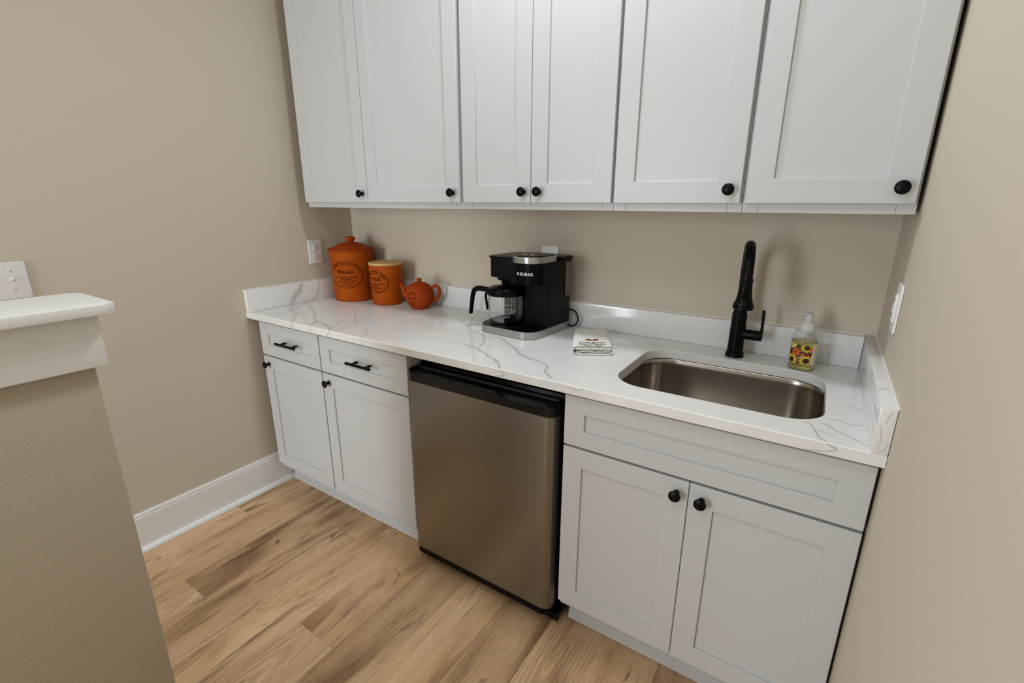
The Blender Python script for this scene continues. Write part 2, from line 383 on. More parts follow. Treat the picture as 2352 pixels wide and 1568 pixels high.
# half wall with cap and apron, on the left in front
hw = struct(emit('wall_half', box(0.800, 0.9395, -2.60, -1.456, 0.001, 1.177, 0.004), 'wall_tex'))
cap_poly = [(0.762, -2.62), (0.986, -2.62), (0.986, -1.4275), (0.966, -1.408), (0.782, -1.408), (0.762, -1.4275)]
emit('cap', prism(cap_poly, 1.1782, 1.200, 'z', 0.002), 'trim', hw)
ap = box(0.9398, 0.9560, -2.60, -1.4365, 1.066, 1.1778, 0.0012)
emit('apron_board', ap, 'trim', hw)
emit('apron_board', box(0.7835, 0.9395, -1.4555, -1.4365, 1.066, 1.1778, 0.0012), 'trim', hw)
emit('apron_board', box(0.7835, 0.7997, -2.60, -1.4557, 1.066, 1.1778, 0.0012), 'trim', hw)
for (y, z, l_, a) in ((-1.560, 0.86, 0.016, 1.1), (-1.478, 0.665, 0.012, 0.35)):   # two small scuffs raised on the plaster
    dy, dz = l_*math.cos(a)/2, l_*math.sin(a)/2
    emit('scuff', tube([(0.9396, y-dy, z-dz), (0.9399, y, z), (0.9396, y+dy, z+dz)], [0.0004, 0.0011, 0.0004], 6), 'wall_tex', hw)

# ------------------------------------------------------------------ worktop
SX0, SX1, SY0, SY1, SR = 1.746, 2.270, -0.550, -0.151, 0.092
def worktop():
    b = bmesh.new(); t = 0.0292; e = 0.0022
    outer = [(0.001, -0.6435), (W-0.001, -0.6435), (W-0.001, -0.001), (0.001, -0.001)]
    inner = rrect(SX0, SX1, SY0, SY1, SR, 14)
    def shrink(p, d): return [(min(max(x, 0.001+d), W-0.001-d), min(max(y, -0.6435+d), -0.001-d)) for x, y in p]
    icx, icy = (SX0+SX1)/2, (SY0+SY1)/2
    def grow(d): return rrect(SX0-d, SX1+d, SY0-d, SY1+d, SR+d, 14)
    def loop(p, z): return [b.verts.new((x, y, z)) for x, y in p]
    def edges(vs): return [b.edges.new((vs[i], vs[(i+1) % len(vs)])) for i in range(len(vs))]
    o_top, o_a, o_b, o_bot = loop(shrink(outer, e), CT), loop(outer, CT-e), loop(outer, CT-t+e), loop(shrink(outer, e), CT-t)
    i_top, i_a, i_bot = loop(grow(0.0018), CT), loop(inner, CT-0.0018), loop(inner, CT-t)
    for s in ((o_top, o_a), (o_a, o_b), (o_b, o_bot), (i_top, i_a), (i_a, i_bot)):
        for k in range(len(s[0])):
            j = (k+1) % len(s[0]); b.faces.new((s[0][k], s[0][j], s[1][j], s[1][k]))
    for o_, i_ in ((o_top, i_top), (o_bot, i_bot)):
        es = []
        for vs in (o_, i_):
            for k in range(len(vs)): es.append(b.edges.get((vs[k], vs[(k+1) % len(vs)])))
        bmesh.ops.triangle_fill(b, use_beauty=True, use_dissolve=False, edges=es)
    return b
wt = tag(emit('countertop', worktop(), 'quartz'), 'long white quartz worktop with grey veins and a sink cutout', 'countertop')
BT, BH = 0.0295, 0.1015
ZB = CT + 0.0004
bsl = tag(emit('backsplash', box(0.001, BT, -0.6435, -0.0012, ZB, CT+BH, 0.0018), 'quartz'), 'low quartz backsplash strip along the left wall by the bread canister', 'backsplash')
bsb = tag(emit('backsplash', box(BT+0.0004, W-BT-0.0006, -BT, -0.0012, ZB, CT+BH, 0.0018), 'quartz'), 'long low quartz backsplash strip along the back wall behind the faucet', 'backsplash')
bsr = tag(emit('backsplash', box(W-BT-0.0002, W-0.001, -0.6435, -0.0012, ZB, CT+BH, 0.0018), 'quartz'), 'low quartz backsplash strip along the right wall beside the sink', 'backsplash')
emit('caulk_bead', tube([(BT, -0.0012, CT+BH+0.0005), (W-BT, -0.0012, CT+BH+0.0005)], 0.0028, 6), 'caulk', bsb)
emit('caulk_bead', tube([(W-0.0012, -0.6425, CT+BH+0.0005), (W-0.0012, -0.003, CT+BH+0.0005)], 0.0022, 6), 'caulk', bsr)
emit('caulk_bead', tube([(0.0012, -0.6425, CT+BH+0.0005), (0.0012, -0.003, CT+BH+0.0005)], 0.0022, 6), 'caulk', bsl)

def smooth_path(pts, n=5):
    out = []; P = [Vector(p) for p in pts]
    for i in range(len(P)-1):
        a, b_, c, d = P[max(i-1, 0)], P[i], P[i+1], P[min(i+2, len(P)-1)]
        for k in range(n):
            t = k/n
            out.append(0.5*((2*b_) + (c-a)*t + (2*a-5*b_+4*c-d)*t*t + (-a+3*b_-3*c+d)*t**3))
    out.append(P[-1]); return out
def vein(parent, pts, width, strength, normal=(0, 0, 1), jit=0.004, lift=0.00025):
    """a flat ribbon inlay lying on the stone; soft sides through a per-vertex value"""
    nrm = Vector(normal); path = smooth_path([Vector(p) for p in pts], 8); b = bmesh.new()
    lay = b.verts.layers.float.new('vein'); n = len(path); rows = []; seed = random.uniform(0, 90)
    for i, p in enumerate(path):
        t = (path[min(i+1, n-1)] - path[max(i-1, 0)]).normalized(); s = t.cross(nrm).normalized()
        j = noise.noise(Vector((i*0.23+seed, 3.1, 0)))*jit + noise.noise(Vector((i*0.9+seed, 7.7, 0)))*jit*0.35
        wd = width*(0.65 + 0.9*abs(noise.noise(Vector((i*0.17+seed, 0, 5)))))*(min(1, (i+1)/4, (n-i)/4)*0.7+0.3)
        c = p + s*j + nrm*lift; row = []
        for k, q in ((-1, 0), (-0.55, 0.75), (0.1, 0.6), (0.7, 1.0), (1, 0)):
            v = b.verts.new(c + s*wd*0.5*k); v[lay] = q*strength; row.append(v)
        rows.append(row)
    for a, c in zip(rows, rows[1:]):
        for k in range(4): b.faces.new((a[k], a[k+1], c[k+1], c[k]))
    o = emit('vein', b, 'vein', parent, world=True, smooth=False); return o
def tv(pts, w, s, **k): vein(wt, [(x, y, CT) for x, y in pts], w, s, **k)
def fv(pts, w, s, **k): vein(wt, [(x, -0.6435, z) for x, z in pts], w, s, normal=(0, -1, 0), jit=0.0015, **k)
tv([(0.034, -0.428), (0.142, -0.512), (0.218, -0.533), (0.29, -0.585), (0.345, -0.640)], 0.024, 0.55)
tv([(0.155, -0.54), (0.15, -0.579), (0.158, -0.615)], 0.009, 0.4)
tv([(0.137, -0.49), (0.056, -0.386), (0.034, -0.31)], 0.022, 0.5)
tv([(0.065, -0.365), (0.211, -0.44), (0.31, -0.495), (0.386, -0.554), (0.427, -0.568), (0.51, -0.592), (0.583, -0.618), (0.60, -0.640)], 0.019, 0.55)
tv([(0.424, -0.571), (0.455, -0.61), (0.47, -0.640)], 0.022, 0.5)
tv([(0.583, -0.618), (0.546, -0.549), (0.527, -0.501)], 0.016, 0.45)
tv([(0.239, -0.542), (0.295, -0.528), (0.36, -0.54)], 0.007, 0.4)
tv([(0.034, -0.254), (0.135, -0.289), (0.228, -0.292), (0.294, -0.294), (0.394, -0.342), (0.393, -0.318), (0.366, -0.285)], 0.006, 0.6)
tv([(0.394, -0.342), (0.504, -0.432), (0.616, -0.521)], 0.006, 0.6)
tv([(0.636, -0.636), (0.611, -0.563), (0.621, -0.528), (0.709, -0.543), (0.75, -0.577), (0.789, -0.638)], 0.007, 0.55)
tv([(0.986, -0.51), (1.027, -0.498), (1.069, -0.493), (1.123, -0.502)], 0.004, 0.8)
tv([(0.923, -0.202), (0.996, -0.26), (1.072, -0.324), (1.114, -0.334), (1.156, -0.358), (1.194, -0.402), (1.231, -0.47), (1.234, -0.504)], 0.015, 0.62)
tv([(1.083, -0.348), (1.133, -0.402), (1.18, -0.432), (1.197, -0.434)], 0.005, 0.7)
tv([(1.154, -0.489), (1.202, -0.501), (1.237, -0.508), (1.28, -0.532), (1.336, -0.561), (1.37, -0.58), (1.407, -0.615), (1.425, -0.6405)], 0.014, 0.65)
tv([(1.178, -0.35), (1.223, -0.349), (1.261, -0.371), (1.309, -0.405), (1.362, -0.443), (1.4, -0.481), (1.423, -0.492), (1.464, -0.507), (1.5, -0.514), (1.531, -0.532), (1.548, -0.556), (1.555, -0.585), (1.60, -0.625)], 0.016, 0.62)
tv([(0.93, -0.11), (0.902, -0.06), (0.899, -0.031)], 0.006, 0.5)
tv([(0.94, -0.13), (0.97, -0.19), (1.0, -0.235)], 0.012, 0.35)
tv([(1.715, -0.105), (1.748, -0.124), (1.765, -0.145)], 0.004, 0.8)
tv([(2.228, -0.553), (2.245, -0.557), (2.251, -0.586), (2.262, -0.621), (2.276, -0.6405)], 0.006, 0.85)
tv([(2.251, -0.586), (2.274, -0.59), (2.294, -0.6)], 0.004, 0.7)
tv([(2.2735, -0.504), (2.299, -0.5), (2.322, -0.51), (2.350, -0.498)], 0.004, 0.75)
tv([(2.264, -0.535), (2.280, -0.550), (2.301, -0.572), (2.323, -0.588), (2.347, -0.616)], 0.007, 0.7)
tv([(2.321, -0.191), (2.345, -0.218)], 0.004, 0.9); tv([(2.31, -0.375), (2.328, -0.39), (2.347, -0.4)], 0.004, 0.9); tv([(2.273, -0.285), (2.286, -0.287)], 0.003, 0.8)
tv([(0.74, -0.30), (0.78, -0.33), (0.83, -0.325)], 0.005, 0.35); tv([(0.86, -0.40), (0.90, -0.39), (0.95, -0.40)], 0.005, 0.3)
fv([(0.352, 0.911), (0.358, 0.900), (0.352, 0.888)], 0.016, 0.5); fv([(0.476, 0.911), (0.484, 0.90), (0.478, 0.888)], 0.018, 0.45)
fv([(0.607, 0.911), (0.598, 0.899), (0.590, 0.888)], 0.012, 0.5); fv([(0.789, 0.911), (0.801, 0.90), (0.798, 0.888)], 0.008, 0.5)
fv([(1.428, 0.911), (1.445, 0.900), (1.438, 0.892), (1.415, 0.889)], 0.008, 0.6); fv([(0.18, 0.911), (0.188, 0.900), (0.182, 0.888)], 0.010, 0.4)
fv([(1.66, 0.905), (1.69, 0.903), (1.71, 0.908)], 0.004, 0.7); fv([(2.277, 0.911), (2.295, 0.903), (2.273, 0.8925), (2.238, 0.888)], 0.005, 0.85)
def lv(pts, w, s): vein(bsl, [(BT, y, z) for y, z in pts], w, s, normal=(1, 0, 0), jit=0.002)
lv([(-0.428, 0.918), (-0.410, 0.953), (-0.383, 0.975), (-0.360, 1.013)], 0.036, 0.6)
lv([(-0.316, 0.920), (-0.289, 0.934), (-0.272, 0.972), (-0.268, 1.0135)], 0.020, 0.55)
def bv(pts, w, s): vein(bsb, [(x, -BT, z) for x, z in pts], w, s, normal=(0, -1, 0), jit=0.002)
bv([(0.8993, 0.918), (0.905, 0.953), (0.917, 0.978), (0.922, 1.002), (0.934, 1.012)], 0.007, 0.6)
bv([(2.2376, 0.978), (2.2654, 0.971), (2.270, 0.939), (2.274, 0.918)], 0.0026, 0.85); bv([(2.2355, 0.933), (2.25, 0.9333)], 0.002, 0.85)
bv([(1.42, 0.99), (1.45, 0.985), (1.49, 0.992)], 0.005, 0.3)
vein(bsr, [(2.372, -0.6435, 1.012), (2.3667, -0.6435, 0.995), (2.3641, -0.6435, 0.980)], 0.0024, 0.8, normal=(0, -1, 0), jit=0.0006)
vein(bsr, [(2.3577, -0.6435, 0.980), (2.3600, -0.6435, 0.963), (2.363, -0.6435, 0.945), (2.3600, -0.6435, 0.926), (2.3690, -0.6435, 0.921), (2.374, -0.6435, 0.933), (2.371, -0.6435, 0.943)], 0.0022, 0.7, normal=(0, -1, 0), jit=0.001)
vein(bsr, [(2.354, -0.53, CT+BH), (2.366, -0.52, CT+BH), (2.374, -0.525, CT+BH)], 0.012, 0.45, jit=0.001)
vein(bsr, [(2.3535, -0.435, CT+BH), (2.374, -0.418, CT+BH)], 0.004, 0.7, jit=0.001)
vein(bsr, [(W-BT-0.0002, -0.551, 1.0), (W-BT-0.0002, -0.566, 0.970), (W-BT-0.0002, -0.6085, 0.937)], 0.008, 0.5, normal=(-1, 0, 0), jit=0.001)
vein(bsr, [(W-BT-0.0002, -0.48, 0.96), (W-BT-0.0002, -0.52, 0.945), (W-BT-0.0002, -0.545, 0.955)], 0.005, 0.4, normal=(-1, 0, 0), jit=0.001)

# ------------------------------------------------------------------ cabinets
def shaker(x0, x1, z0, z1, yf, stile, rail, th=0.019, rec=0.0075):
    """a door frame mesh (stiles and rails around an opening)"""
    b = bmesh.new()
    o = [(x0, z0), (x1, z0), (x1, z1), (x0, z1)]; i = [(x0+stile, z0+rail), (x1-stile, z0+rail), (x1-stile, z1-rail), (x0+stile, z1-rail)]
    c = 0.0016
    def off(p, d): 
        mx, mz = (x0+x1)/2, (z0+z1)/2
        return [(x+(d if x < mx else -d), z+(d if z < mz else -d)) for x, z in p]
    R = [[b.verts.new((x, y, z)) for x, z in ps] for ps, y in ((o, yf+th), (o, yf+c), (off(o, c), yf), (i, yf), (off(i, 0.0012), yf+0.0012), (off(i, 0.0012), yf+th))]
    for a, d in zip(R, R[1:]+R[:1]):
        for k in range(4): b.faces.new((a[k], a[(k+1) % 4], d[(k+1) % 4], d[k]))
    panel = box(x0+stile+0.0006, x1-stile-0.0006, yf+rec, yf+th-0.003, z0+rail+0.0006, z1-rail-0.0006)
    return b, panel
def front(parent, name, x0, x1, z0, z1, yf, stile=0.060, rail=0.060):
    f, p = shaker(x0, x1, z0, z1, yf, stile, rail)
    d = emit(name, f, 'cab', parent, smooth=False); emit('panel', p, 'cab', d, smooth=False); return d
KP = [(0.0075, 0), (0.0085, 0.002), (0.0065, 0.006), (0.0060, 0.012), (0.0085, 0.016), (0.0140, 0.0195), (0.0158, 0.0225), (0.0150, 0.026), (0.011, 0.0285), (0.005, 0.0297), (0, 0.030)]
def knob(parent, x, z, yf):
    k = emit('knob', lathe_y([(0, 0)] + KP, x, yf-0.0001, z, 28), 'black', parent); k['label'] = 'matte black mushroom knob'; return k
UY, UZ0, UZT = -0.324, 1.4034, 2.405
def upper(label, x0, x1, doors, zoff=0.0):
    t = thing('wall_cabinet', label, 'cabinet', ((x0+x1)/2, 0, 1.3804), group='white wall cabinets')
    zb = 1.3804 - zoff; yf = -0.3047
    emit('body', box(x0, x1, -0.2850, -0.001, zb+0.002, 2.43), 'cab', t, smooth=False)
    sw = 0.038
    for a in ((x0, x0+sw), (x1-sw, x1)): emit('frame_stile', box(a[0], a[1]-0.0004, yf, -0.2853, zb, 2.43, 0.0006, 1), 'cab', t, smooth=False)
    emit('frame_rail', box(x0+sw+0.0003, x1-sw-0.0007, yf+0.0004, -0.2853, zb+0.0003, zb+0.045), 'cab', t, smooth=False)
    emit('frame_rail', box(x0+sw+0.0003, x1-sw-0.0007, yf+0.0004, -0.2853, 2.37, 2.43), 'cab', t, smooth=False)
    for dx0, dx1, kx in doors:
        d = front(t, 'door', dx0, dx1, UZ0, UZT, UY); knob(d, kx, 1.4395, UY)
    return t
upper('white shaker wall cabinet against the left wall, above the bread canister', 0.0776, 0.5250, [(0.0815, 0.5200, 0.4935)])
upper('white shaker wall cabinet above the cookie canister and teapot', 0.5256, 1.0370, [(0.5225, 1.0285, 1.0000)], 0.0006)
upper('white two-door shaker wall cabinet above the coffee maker, narrow paired doors', 1.0376, 1.6318, [(1.0463, 1.3378, 1.3130), (1.3400, 1.6280, 1.3735)])
upper('white single-door shaker wall cabinet between the paired doors and the rightmost cabinet', 1.6324, 2.0006, [(1.6372, 1.9951, 1.9665)], 0.0005)
upper('white single-door shaker wall cabinet at the right end, above the soap bottle', 2.0012, 2.3720, [(2.0082, 2.3658, 2.3340)], 0.001)

BY, BZ0, BZ1, DZ0, DZ1 = -0.6187, 0.1383, 0.7075, 0.7151, 0.8715
def pull(parent, x0, x1, z, yf):
    b = tube([(x0, yf-0.032, z), (x1, yf-0.032, z)], 0.0062, 14)
    for x in (x0+0.030, x1-0.030): join(b, tube([(x, yf-0.0002, z), (x, yf-0.031, z)], 0.0052, 12))
    k = emit('pull', b, 'black', parent); k['label'] = 'matte black bar pull'
def base_shell(t, x0, x1, mid_rail=True):
    yf = -0.5995
    emit('body', box(x0, x0+0.016, -0.582, -0.004, 0.113, 0.8835), 'cab', t, smooth=False)
    emit('body', box(x1-0.016, x1, -0.582, -0.004, 0.113, 0.8835), 'cab', t, smooth=False)
    emit('cabinet_floor', box(x0+0.0165, x1-0.0165, -0.582, -0.004, 0.113, 0.128), 'cab_in', t, smooth=False)
    for a in ((x0, x0+0.036), (x1-0.036, x1)): emit('frame_stile', box(a[0], a[1], yf, -0.5823, 0.113, 0.8840), 'cab', t, smooth=False)
    for z in ((0.113, 0.150), (0.700, 0.728), (0.856, 0.8840)): emit('frame_rail', box(x0+0.0363, x1-0.0363, yf, -0.5823, *z), 'cab', t, smooth=False)
def base(label, x0, x1, d0, d1, kx, px):
    t = thing('base_cabinet', label, 'cabinet', ((x0+x1)/2, -0.3, 0.113), group='white base cabinets'); base_shell(t, x0, x1)
    dr = front(t, 'drawer', d0, d1, DZ0, DZ1, BY, 0.060, 0.050); pull(dr, px[0], px[1], 0.7972, BY)
    dd = front(t, 'door', d0, d1, BZ0, BZ1, BY); knob(dd, kx, 0.6705, BY)
base('white base cabinet with one drawer and door, next to the left wall', 0.0500, 0.4908, 0.0523, 0.4878, 0.0925, (0.2206, 0.3626))
base('white base cabinet with one drawer and door, beside the steel fridge', 0.4914, 1.0020, 0.4945, 1.0020, 0.5350, (0.6997, 0.8369))
sb = thing('sink_base_cabinet', 'white sink cabinet with two doors below a wide false drawer front', 'cabinet', (2.01, -0.3, 0.113)); base_shell(sb, 1.6440, 2.3745)
front(sb, 'false_drawer', 1.6423, 2.3740, DZ0, DZ1, BY, 0.062, 0.050)
d = front(sb, 'door', 1.6423, 2.0076, BZ0, BZ1, BY); knob(d, 1.9785, 0.6695, BY)
d = front(sb, 'door', 2.0096, 2.3740, BZ0, BZ1, BY); knob(d, 2.0420, 0.6685, BY)

# ------------------------------------------------------------------ under-counter fridge
fr = thing('mini_fridge', 'stainless steel mini fridge with black top handle strip under the worktop', 'fridge', (1.315, -0.3, 0.0))
FX0, FX1, FY = 1.0085, 1.6130, -0.628
emit('body', box(1.012, 1.6340, -0.5600, -0.06, 0.028, 0.842, 0.004), 'bplastic', fr)
emit('gasket', box(1.020, 1.612, -0.572, -0.5603, 0.085, 0.800), 'rubber', fr, smooth=False)
emit('door', prism(rrect(FX0, FX1, FY, -0.573, (0.004, 0.004, 0.016, 0.030), 8), 0.0765, 0.7868, 'z'), 'steel', fr, ang=0.5)
emit('bottom_trim', prism(rrect(FX0+0.001, FX1-0.001, FY+0.001, -0.573, (0.004, 0.004, 0.016, 0.030), 8), 0.0500, 0.0762, 'z', 0.003), 'bplastic', fr, ang=0.5)
emit('kick_strip', box(1.03, 1.605, -0.556, -0.545, 0.030, 0.070), 'bplastic', fr, smooth=False)
def handle_strip():
    b = bmesh.new(); nx, ny = 96, 16; x0, x1, y0, y1 = FX0-0.0005, FX1+0.0005, FY-0.002, -0.566
    rf = 0.028
    def yfront(x):   # rounded front corners in plan
        d = min(x-x0, x1-x); return y0 + (rf - math.sqrt(max(0, rf*rf-(rf-d)**2)) if d < rf else 0)
    def zt(x, y):
        s = (y-y0)/(y1-y0); z = 0.829 - 0.004*(s < 0.06)
        for c, w in ((1.125, 0.105), (1.505, 0.105)):
            q = 1-((x-c)/w)**2
            if q > 0: z -= 0.030*(q**0.6)*math.exp(-((s-0.22)/0.24)**2)
        if abs(x-1.315) < 0.29 and 0.2 < s < 0.85: z -= 0.007
        return z
    top = []
    for i in range(nx+1):
        x = x0 + (x1-x0)*(0.5-0.5*math.cos(PI*i/nx)) if i in (0, nx) else x0+(x1-x0)*i/nx
        yf = yfront(x); top.append([b.verts.new((x, yf+(y1-yf)*j/ny, zt(x, yf+(y1-yf)*j/ny))) for j in range(ny+1)])
    bot = [[b.verts.new((v.co.x, v.co.y, 0.7871)) for v in (r[0], r[-1])] for r in top]
    for i in range(nx):
        for j in range(ny): b.faces.new((top[i][j], top[i+1][j], top[i+1][j+1], top[i][j+1]))
        b.faces.new((bot[i][0], bot[i+1][0], top[i+1][0], top[i][0])); b.faces.new((bot[i][1], bot[i+1][1], top[i+1][-1], top[i][-1]))
        b.faces.new((bot[i][0], bot[i][1], bot[i+1][1], bot[i+1][0]))
    for i in (0, nx): b.faces.new([bot[i][0]] + top[i] + [bot[i][1]])
    return b
h = emit('handle_strip', handle_strip(), 'bgloss', fr, ang=0.7); h['label'] = 'black plastic strip with two finger scoops'
for x in (1.045, 1.598):
    emit('foot', lathe([(0, 0.0), (0.022, 0.0), (0.022, 0.010), (0.010, 0.014), (0.010, 0.0278), (0, 0.0278)], x, -0.535, 0.0005, 16), 'rubber', fr)
emit('hinge_bracket', box(1.585, 1.634, -0.598, -0.565, 0.020, 0.0495, 0.003), 'bplastic', fr)

# ------------------------------------------------------------------ sink and faucet
def sink():
    t = 0.0292; z0 = CT - t - 0.0030; rings = []
    def rr(d, r, z): return [(x, y, z) for x, y in rrect(SX0-d, SX1+d, SY0-d, SY1+d, r, 12)]
    prof = [(0.020, SR+0.02, 0), (0.004, SR+0.004, -0.0004), (0.002, SR+0.002, -0.003), (0.001, SR, -0.02), (-0.004, SR-0.004, -0.130), (-0.010, SR-0.010, -0.160), (-0.024, SR-0.024, -0.178), (-0.045, SR-0.045, -0.186), (-0.10, 0.02, -0.189)]
    rings = [rr(d, r, z0+z) for d, r, z in prof]
    return loft(rings, False, True)
sk = thing('sink', 'rounded undermount stainless steel sink bowl set in the worktop', 'sink', ((SX0+SX1)/2, (SY0+SY1)/2, CT-0.22))
emit('bowl', sink(), 'sink', sk, ang=0.8)
emit('drain', lathe([(0.0, -0.001), (0.020, -0.001), (0.022, 0.003), (0.040, 0.003), (0.043, 0.001), (0.043, 0.0)], 2.008, -0.34, CT-0.2182, 32), 'silver', sk)

fc = thing('faucet', 'matte black pull-down kitchen faucet with gooseneck spout and side lever', 'faucet', (2.0076, -0.0998, CT))
emit('base_flange', lathe([(0, 0.0003), (0.0285, 0.0003), (0.0290, 0.004), (0.0280, 0.007), (0.0268, 0.008), (0.0285, 0.011), (0.0275, 0.0145), (0.0250, 0.0155), (0, 0.0155)], n=40), 'black', fc, world=False)
emit('body', lathe([(0, 0.0157), (0.0247, 0.0157), (0.0240, 0.06), (0.0228, 0.140), (0.0232, 0.143), (0.0225, 0.147), (0.0200, 0.149), (0.0205, 0.152), (0.0195, 0.156), (0.0175, 0.158), (0.0168, 0.172), (0, 0.172)], n=40), 'black', fc, world=False)
sdir = Vector((0.15, -0.985, 0)).normalized(); SRAD = 0.088; zc = 0.282
pts = [(0, 0, 0.170), (0, 0, 0.21), (0, 0, 0.25)] + [tuple(sdir*(SRAD-SRAD*math.cos(a)) + Vector((0, 0, zc+SRAD*math.sin(a)))) for a in [i*PI/20 for i in range(21)]]
hx = sdir*(2*SRAD)
pts += [tuple(hx+Vector((0, 0, 0.276)))]
emit('spout', tube(pts, 0.0148, 18), 'black', fc, world=False)
hd = lathe([(0, 0.283), (0.0165, 0.283), (0.0180, 0.281), (0.0180, 0.277), (0.0168, 0.275), (0.0172, 0.262), (0.0190, 0.240), (0.0225, 0.220), (0.0255, 0.212), (0.0275, 0.210), (0.0280, 0.207), (0.0268, 0.205), (0.0282, 0.202), (0.0282, 0.197), (0.0255, 0.194), (0.020, 0.1935), (0, 0.195)], hx.x, hx.y, 0, 36)
hdo = emit('spray_head', hd, 'black', fc, world=False)
fdir = Vector((0.05, -1.0, 0)).normalized(); side = Vector((-fdir.y, fdir.x, 0))
bb2 = box(-0.006, 0.006, -0.003, 0.003, -0.018, 0.018, 0.002)
rot = Matrix((side, -fdir, Vector((0, 0, 1)))).transposed().to_4x4()
bmesh.ops.transform(bb2, matrix=Matrix.Translation(hx + fdir*0.0205 + Vector((0, 0, 0.243))) @ rot @ Matrix.Rotation(0.12, 4, 'X'), verts=bb2.verts)
emit('spray_button', bb2, 'bplastic', hdo, world=False)
st = lathe([(0, 0.0), (0.0165, 0.0), (0.0165, 0.040), (0.0175, 0.042), (0.0175, 0.046), (0.0160, 0.048), (0.0172, 0.051), (0.0172, 0.058), (0.0155, 0.061), (0.010, 0.063), (0, 0.063)], n=30)
for v in st.verts: v.co = Vector((v.co.z + 0.012, v.co.x, 0.0785 + v.co.y))
hs = emit('handle_hub', st, 'black', fc, world=False)
emit('lever', tube([(0.0695, 0, 0.078), (0.070, 0, 0.10), (0.0695, 0, 0.13), (0.0685, 0, 0.160), (0.0683, 0, 0.1635)], [0.0055, 0.0046, 0.0046, 0.0050, 0.003], 12), 'black', hs, world=False)

# ------------------------------------------------------------------ wall plates
def to_wall(bm, where, c):
    """local (u right, v up, w out of the wall) -> world"""
    for v in bm.verts:
        u, h_, w = v.co
        if where == 'left': v.co = Vector((w, u, h_))
        elif where == 'right': v.co = Vector((-w, -u, h_))
        else: v.co = Vector((u, -w, h_))
    return bm
def plate(t, where, w, h_):
    b = prism(rrect(-w/2, w/2, -h_/2, h_/2, 0.004, 4), 0.0003, 0.0060, 'z', 0.0022, 3)
    return emit('plate', to_wall(b, where, 0), 'plate', t, world=False)
def screw(t, where, u, v, w=0.0061):
    b = lathe([(0, 0), (0.0032, 0), (0.0030, 0.0008), (0, 0.0011)], u, v, w, 12); s = emit('screw', to_wall(b, where, 0), 'screw', t, world=False)
    emit('screw_slot', to_wall(box(u-0.0022, u+0.0022, v-0.0004, v+0.0004, w+0.0009, w+0.0013), where, 0), 'slot', s, world=False, smooth=False)
def duplex(name, label, where, loc, w, h_):
    t = thing(name, label, 'outlet', loc); plate(t, where, w, h_)
    for v in (0.0205, -0.0205):
        p = [(0.0172*math.cos(a), max(-0.0140, min(0.0140, 0.0172*math.sin(a)))) for a in [i*2*PI/32 for i in range(32)]]
        f = emit('receptacle', to_wall(prism([(x, y+v) for x, y in p], 0.0061, 0.0082, 'z', 0.0005), where, 0), 'plate', t, world=False)
        for u, hh in ((-0.0064, 0.0080), (0.0064, 0.0064)):
            emit('slot', to_wall(box(u-0.0009, u+0.0009, v+0.0030-hh/2, v+0.0030+hh/2, 0.0081, 0.0084), where, 0), 'slot', f, world=False, smooth=False)
        emit('slot', to_wall(lathe([(0, 0.0081), (0.0024, 0.0081), (0.0024, 0.0084), (0, 0.0084)], 0, v-0.0075, 0, 12), where, 0), 'slot', f, world=False, smooth=False)
    screw(t, where, 0, 0)
    return t
duplex('power_outlet', 'white duplex outlet on the left wall beside the bread canister', 'left', (0, -0.247, 1.1593), 0.076, 0.120)
duplex('power_outlet', 'white outlet on the back wall mostly hidden behind the coffee maker', 'back', (1.2458, 0, 1.1700), 0.078, 0.121)
ts = thing('light_switch', 'white two-gang toggle switch plate on the left wall above the half wall', 'switch', (0, -1.393, 1.1545)); plate(ts, 'left', 0.122, 0.119)
for u in (-0.023, 0.023):
    emit('toggle_frame', to_wall(box(u-0.0055, u+0.0055, -0.0125, 0.0125, 0.0060, 0.0068, 0.0003, 1), 'left', 0), 'plate', ts, world=False, smooth=False)
    tg = prism([(0.0062, -0.004), (0.0062, 0.005), (0.0175, 0.0105), (0.0185, 0.0065)], u-0.0035, u+0.0035, 'x', 0.0005)
    for v in tg.verts: v.co = Vector((v.co.x, v.co.z, v.co.y))
    emit('toggle', to_wall(tg, 'left', 0), 'plate', ts, world=False)
    for v in (0.030, -0.030): screw(ts, 'left', u, v)
gf = thing('safety_outlet', 'white rectangular outlet plate on the right wall above the sink end', 'outlet', (W, -0.311, 1.1590)); plate(gf, 'right', 0.074, 0.1175)
ins = emit('outlet_insert', to_wall(box(-0.0165, 0.0165, -0.0335, 0.0335, 0.0061, 0.0105, 0.0008), 'right', 0), 'plate', gf, world=False)
for v in (0.005, -0.005): emit('reset_button', to_wall(box(-0.008, 0.008, v-0.0035, v+0.0035, 0.0106, 0.0120, 0.0004, 1), 'right', 0), 'plate', ins, world=False, smooth=False)
for v in (0.021, -0.021):
    for u in (-0.0064, 0.0064): emit('slot', to_wall(box(u-0.0009, u+0.0009, v-0.0035, v+0.0035, 0.0105, 0.0108), 'right', 0), 'slot', ins, world=False, smooth=False)
for v in (0.048, -0.048): screw(gf, 'right', 0, v)

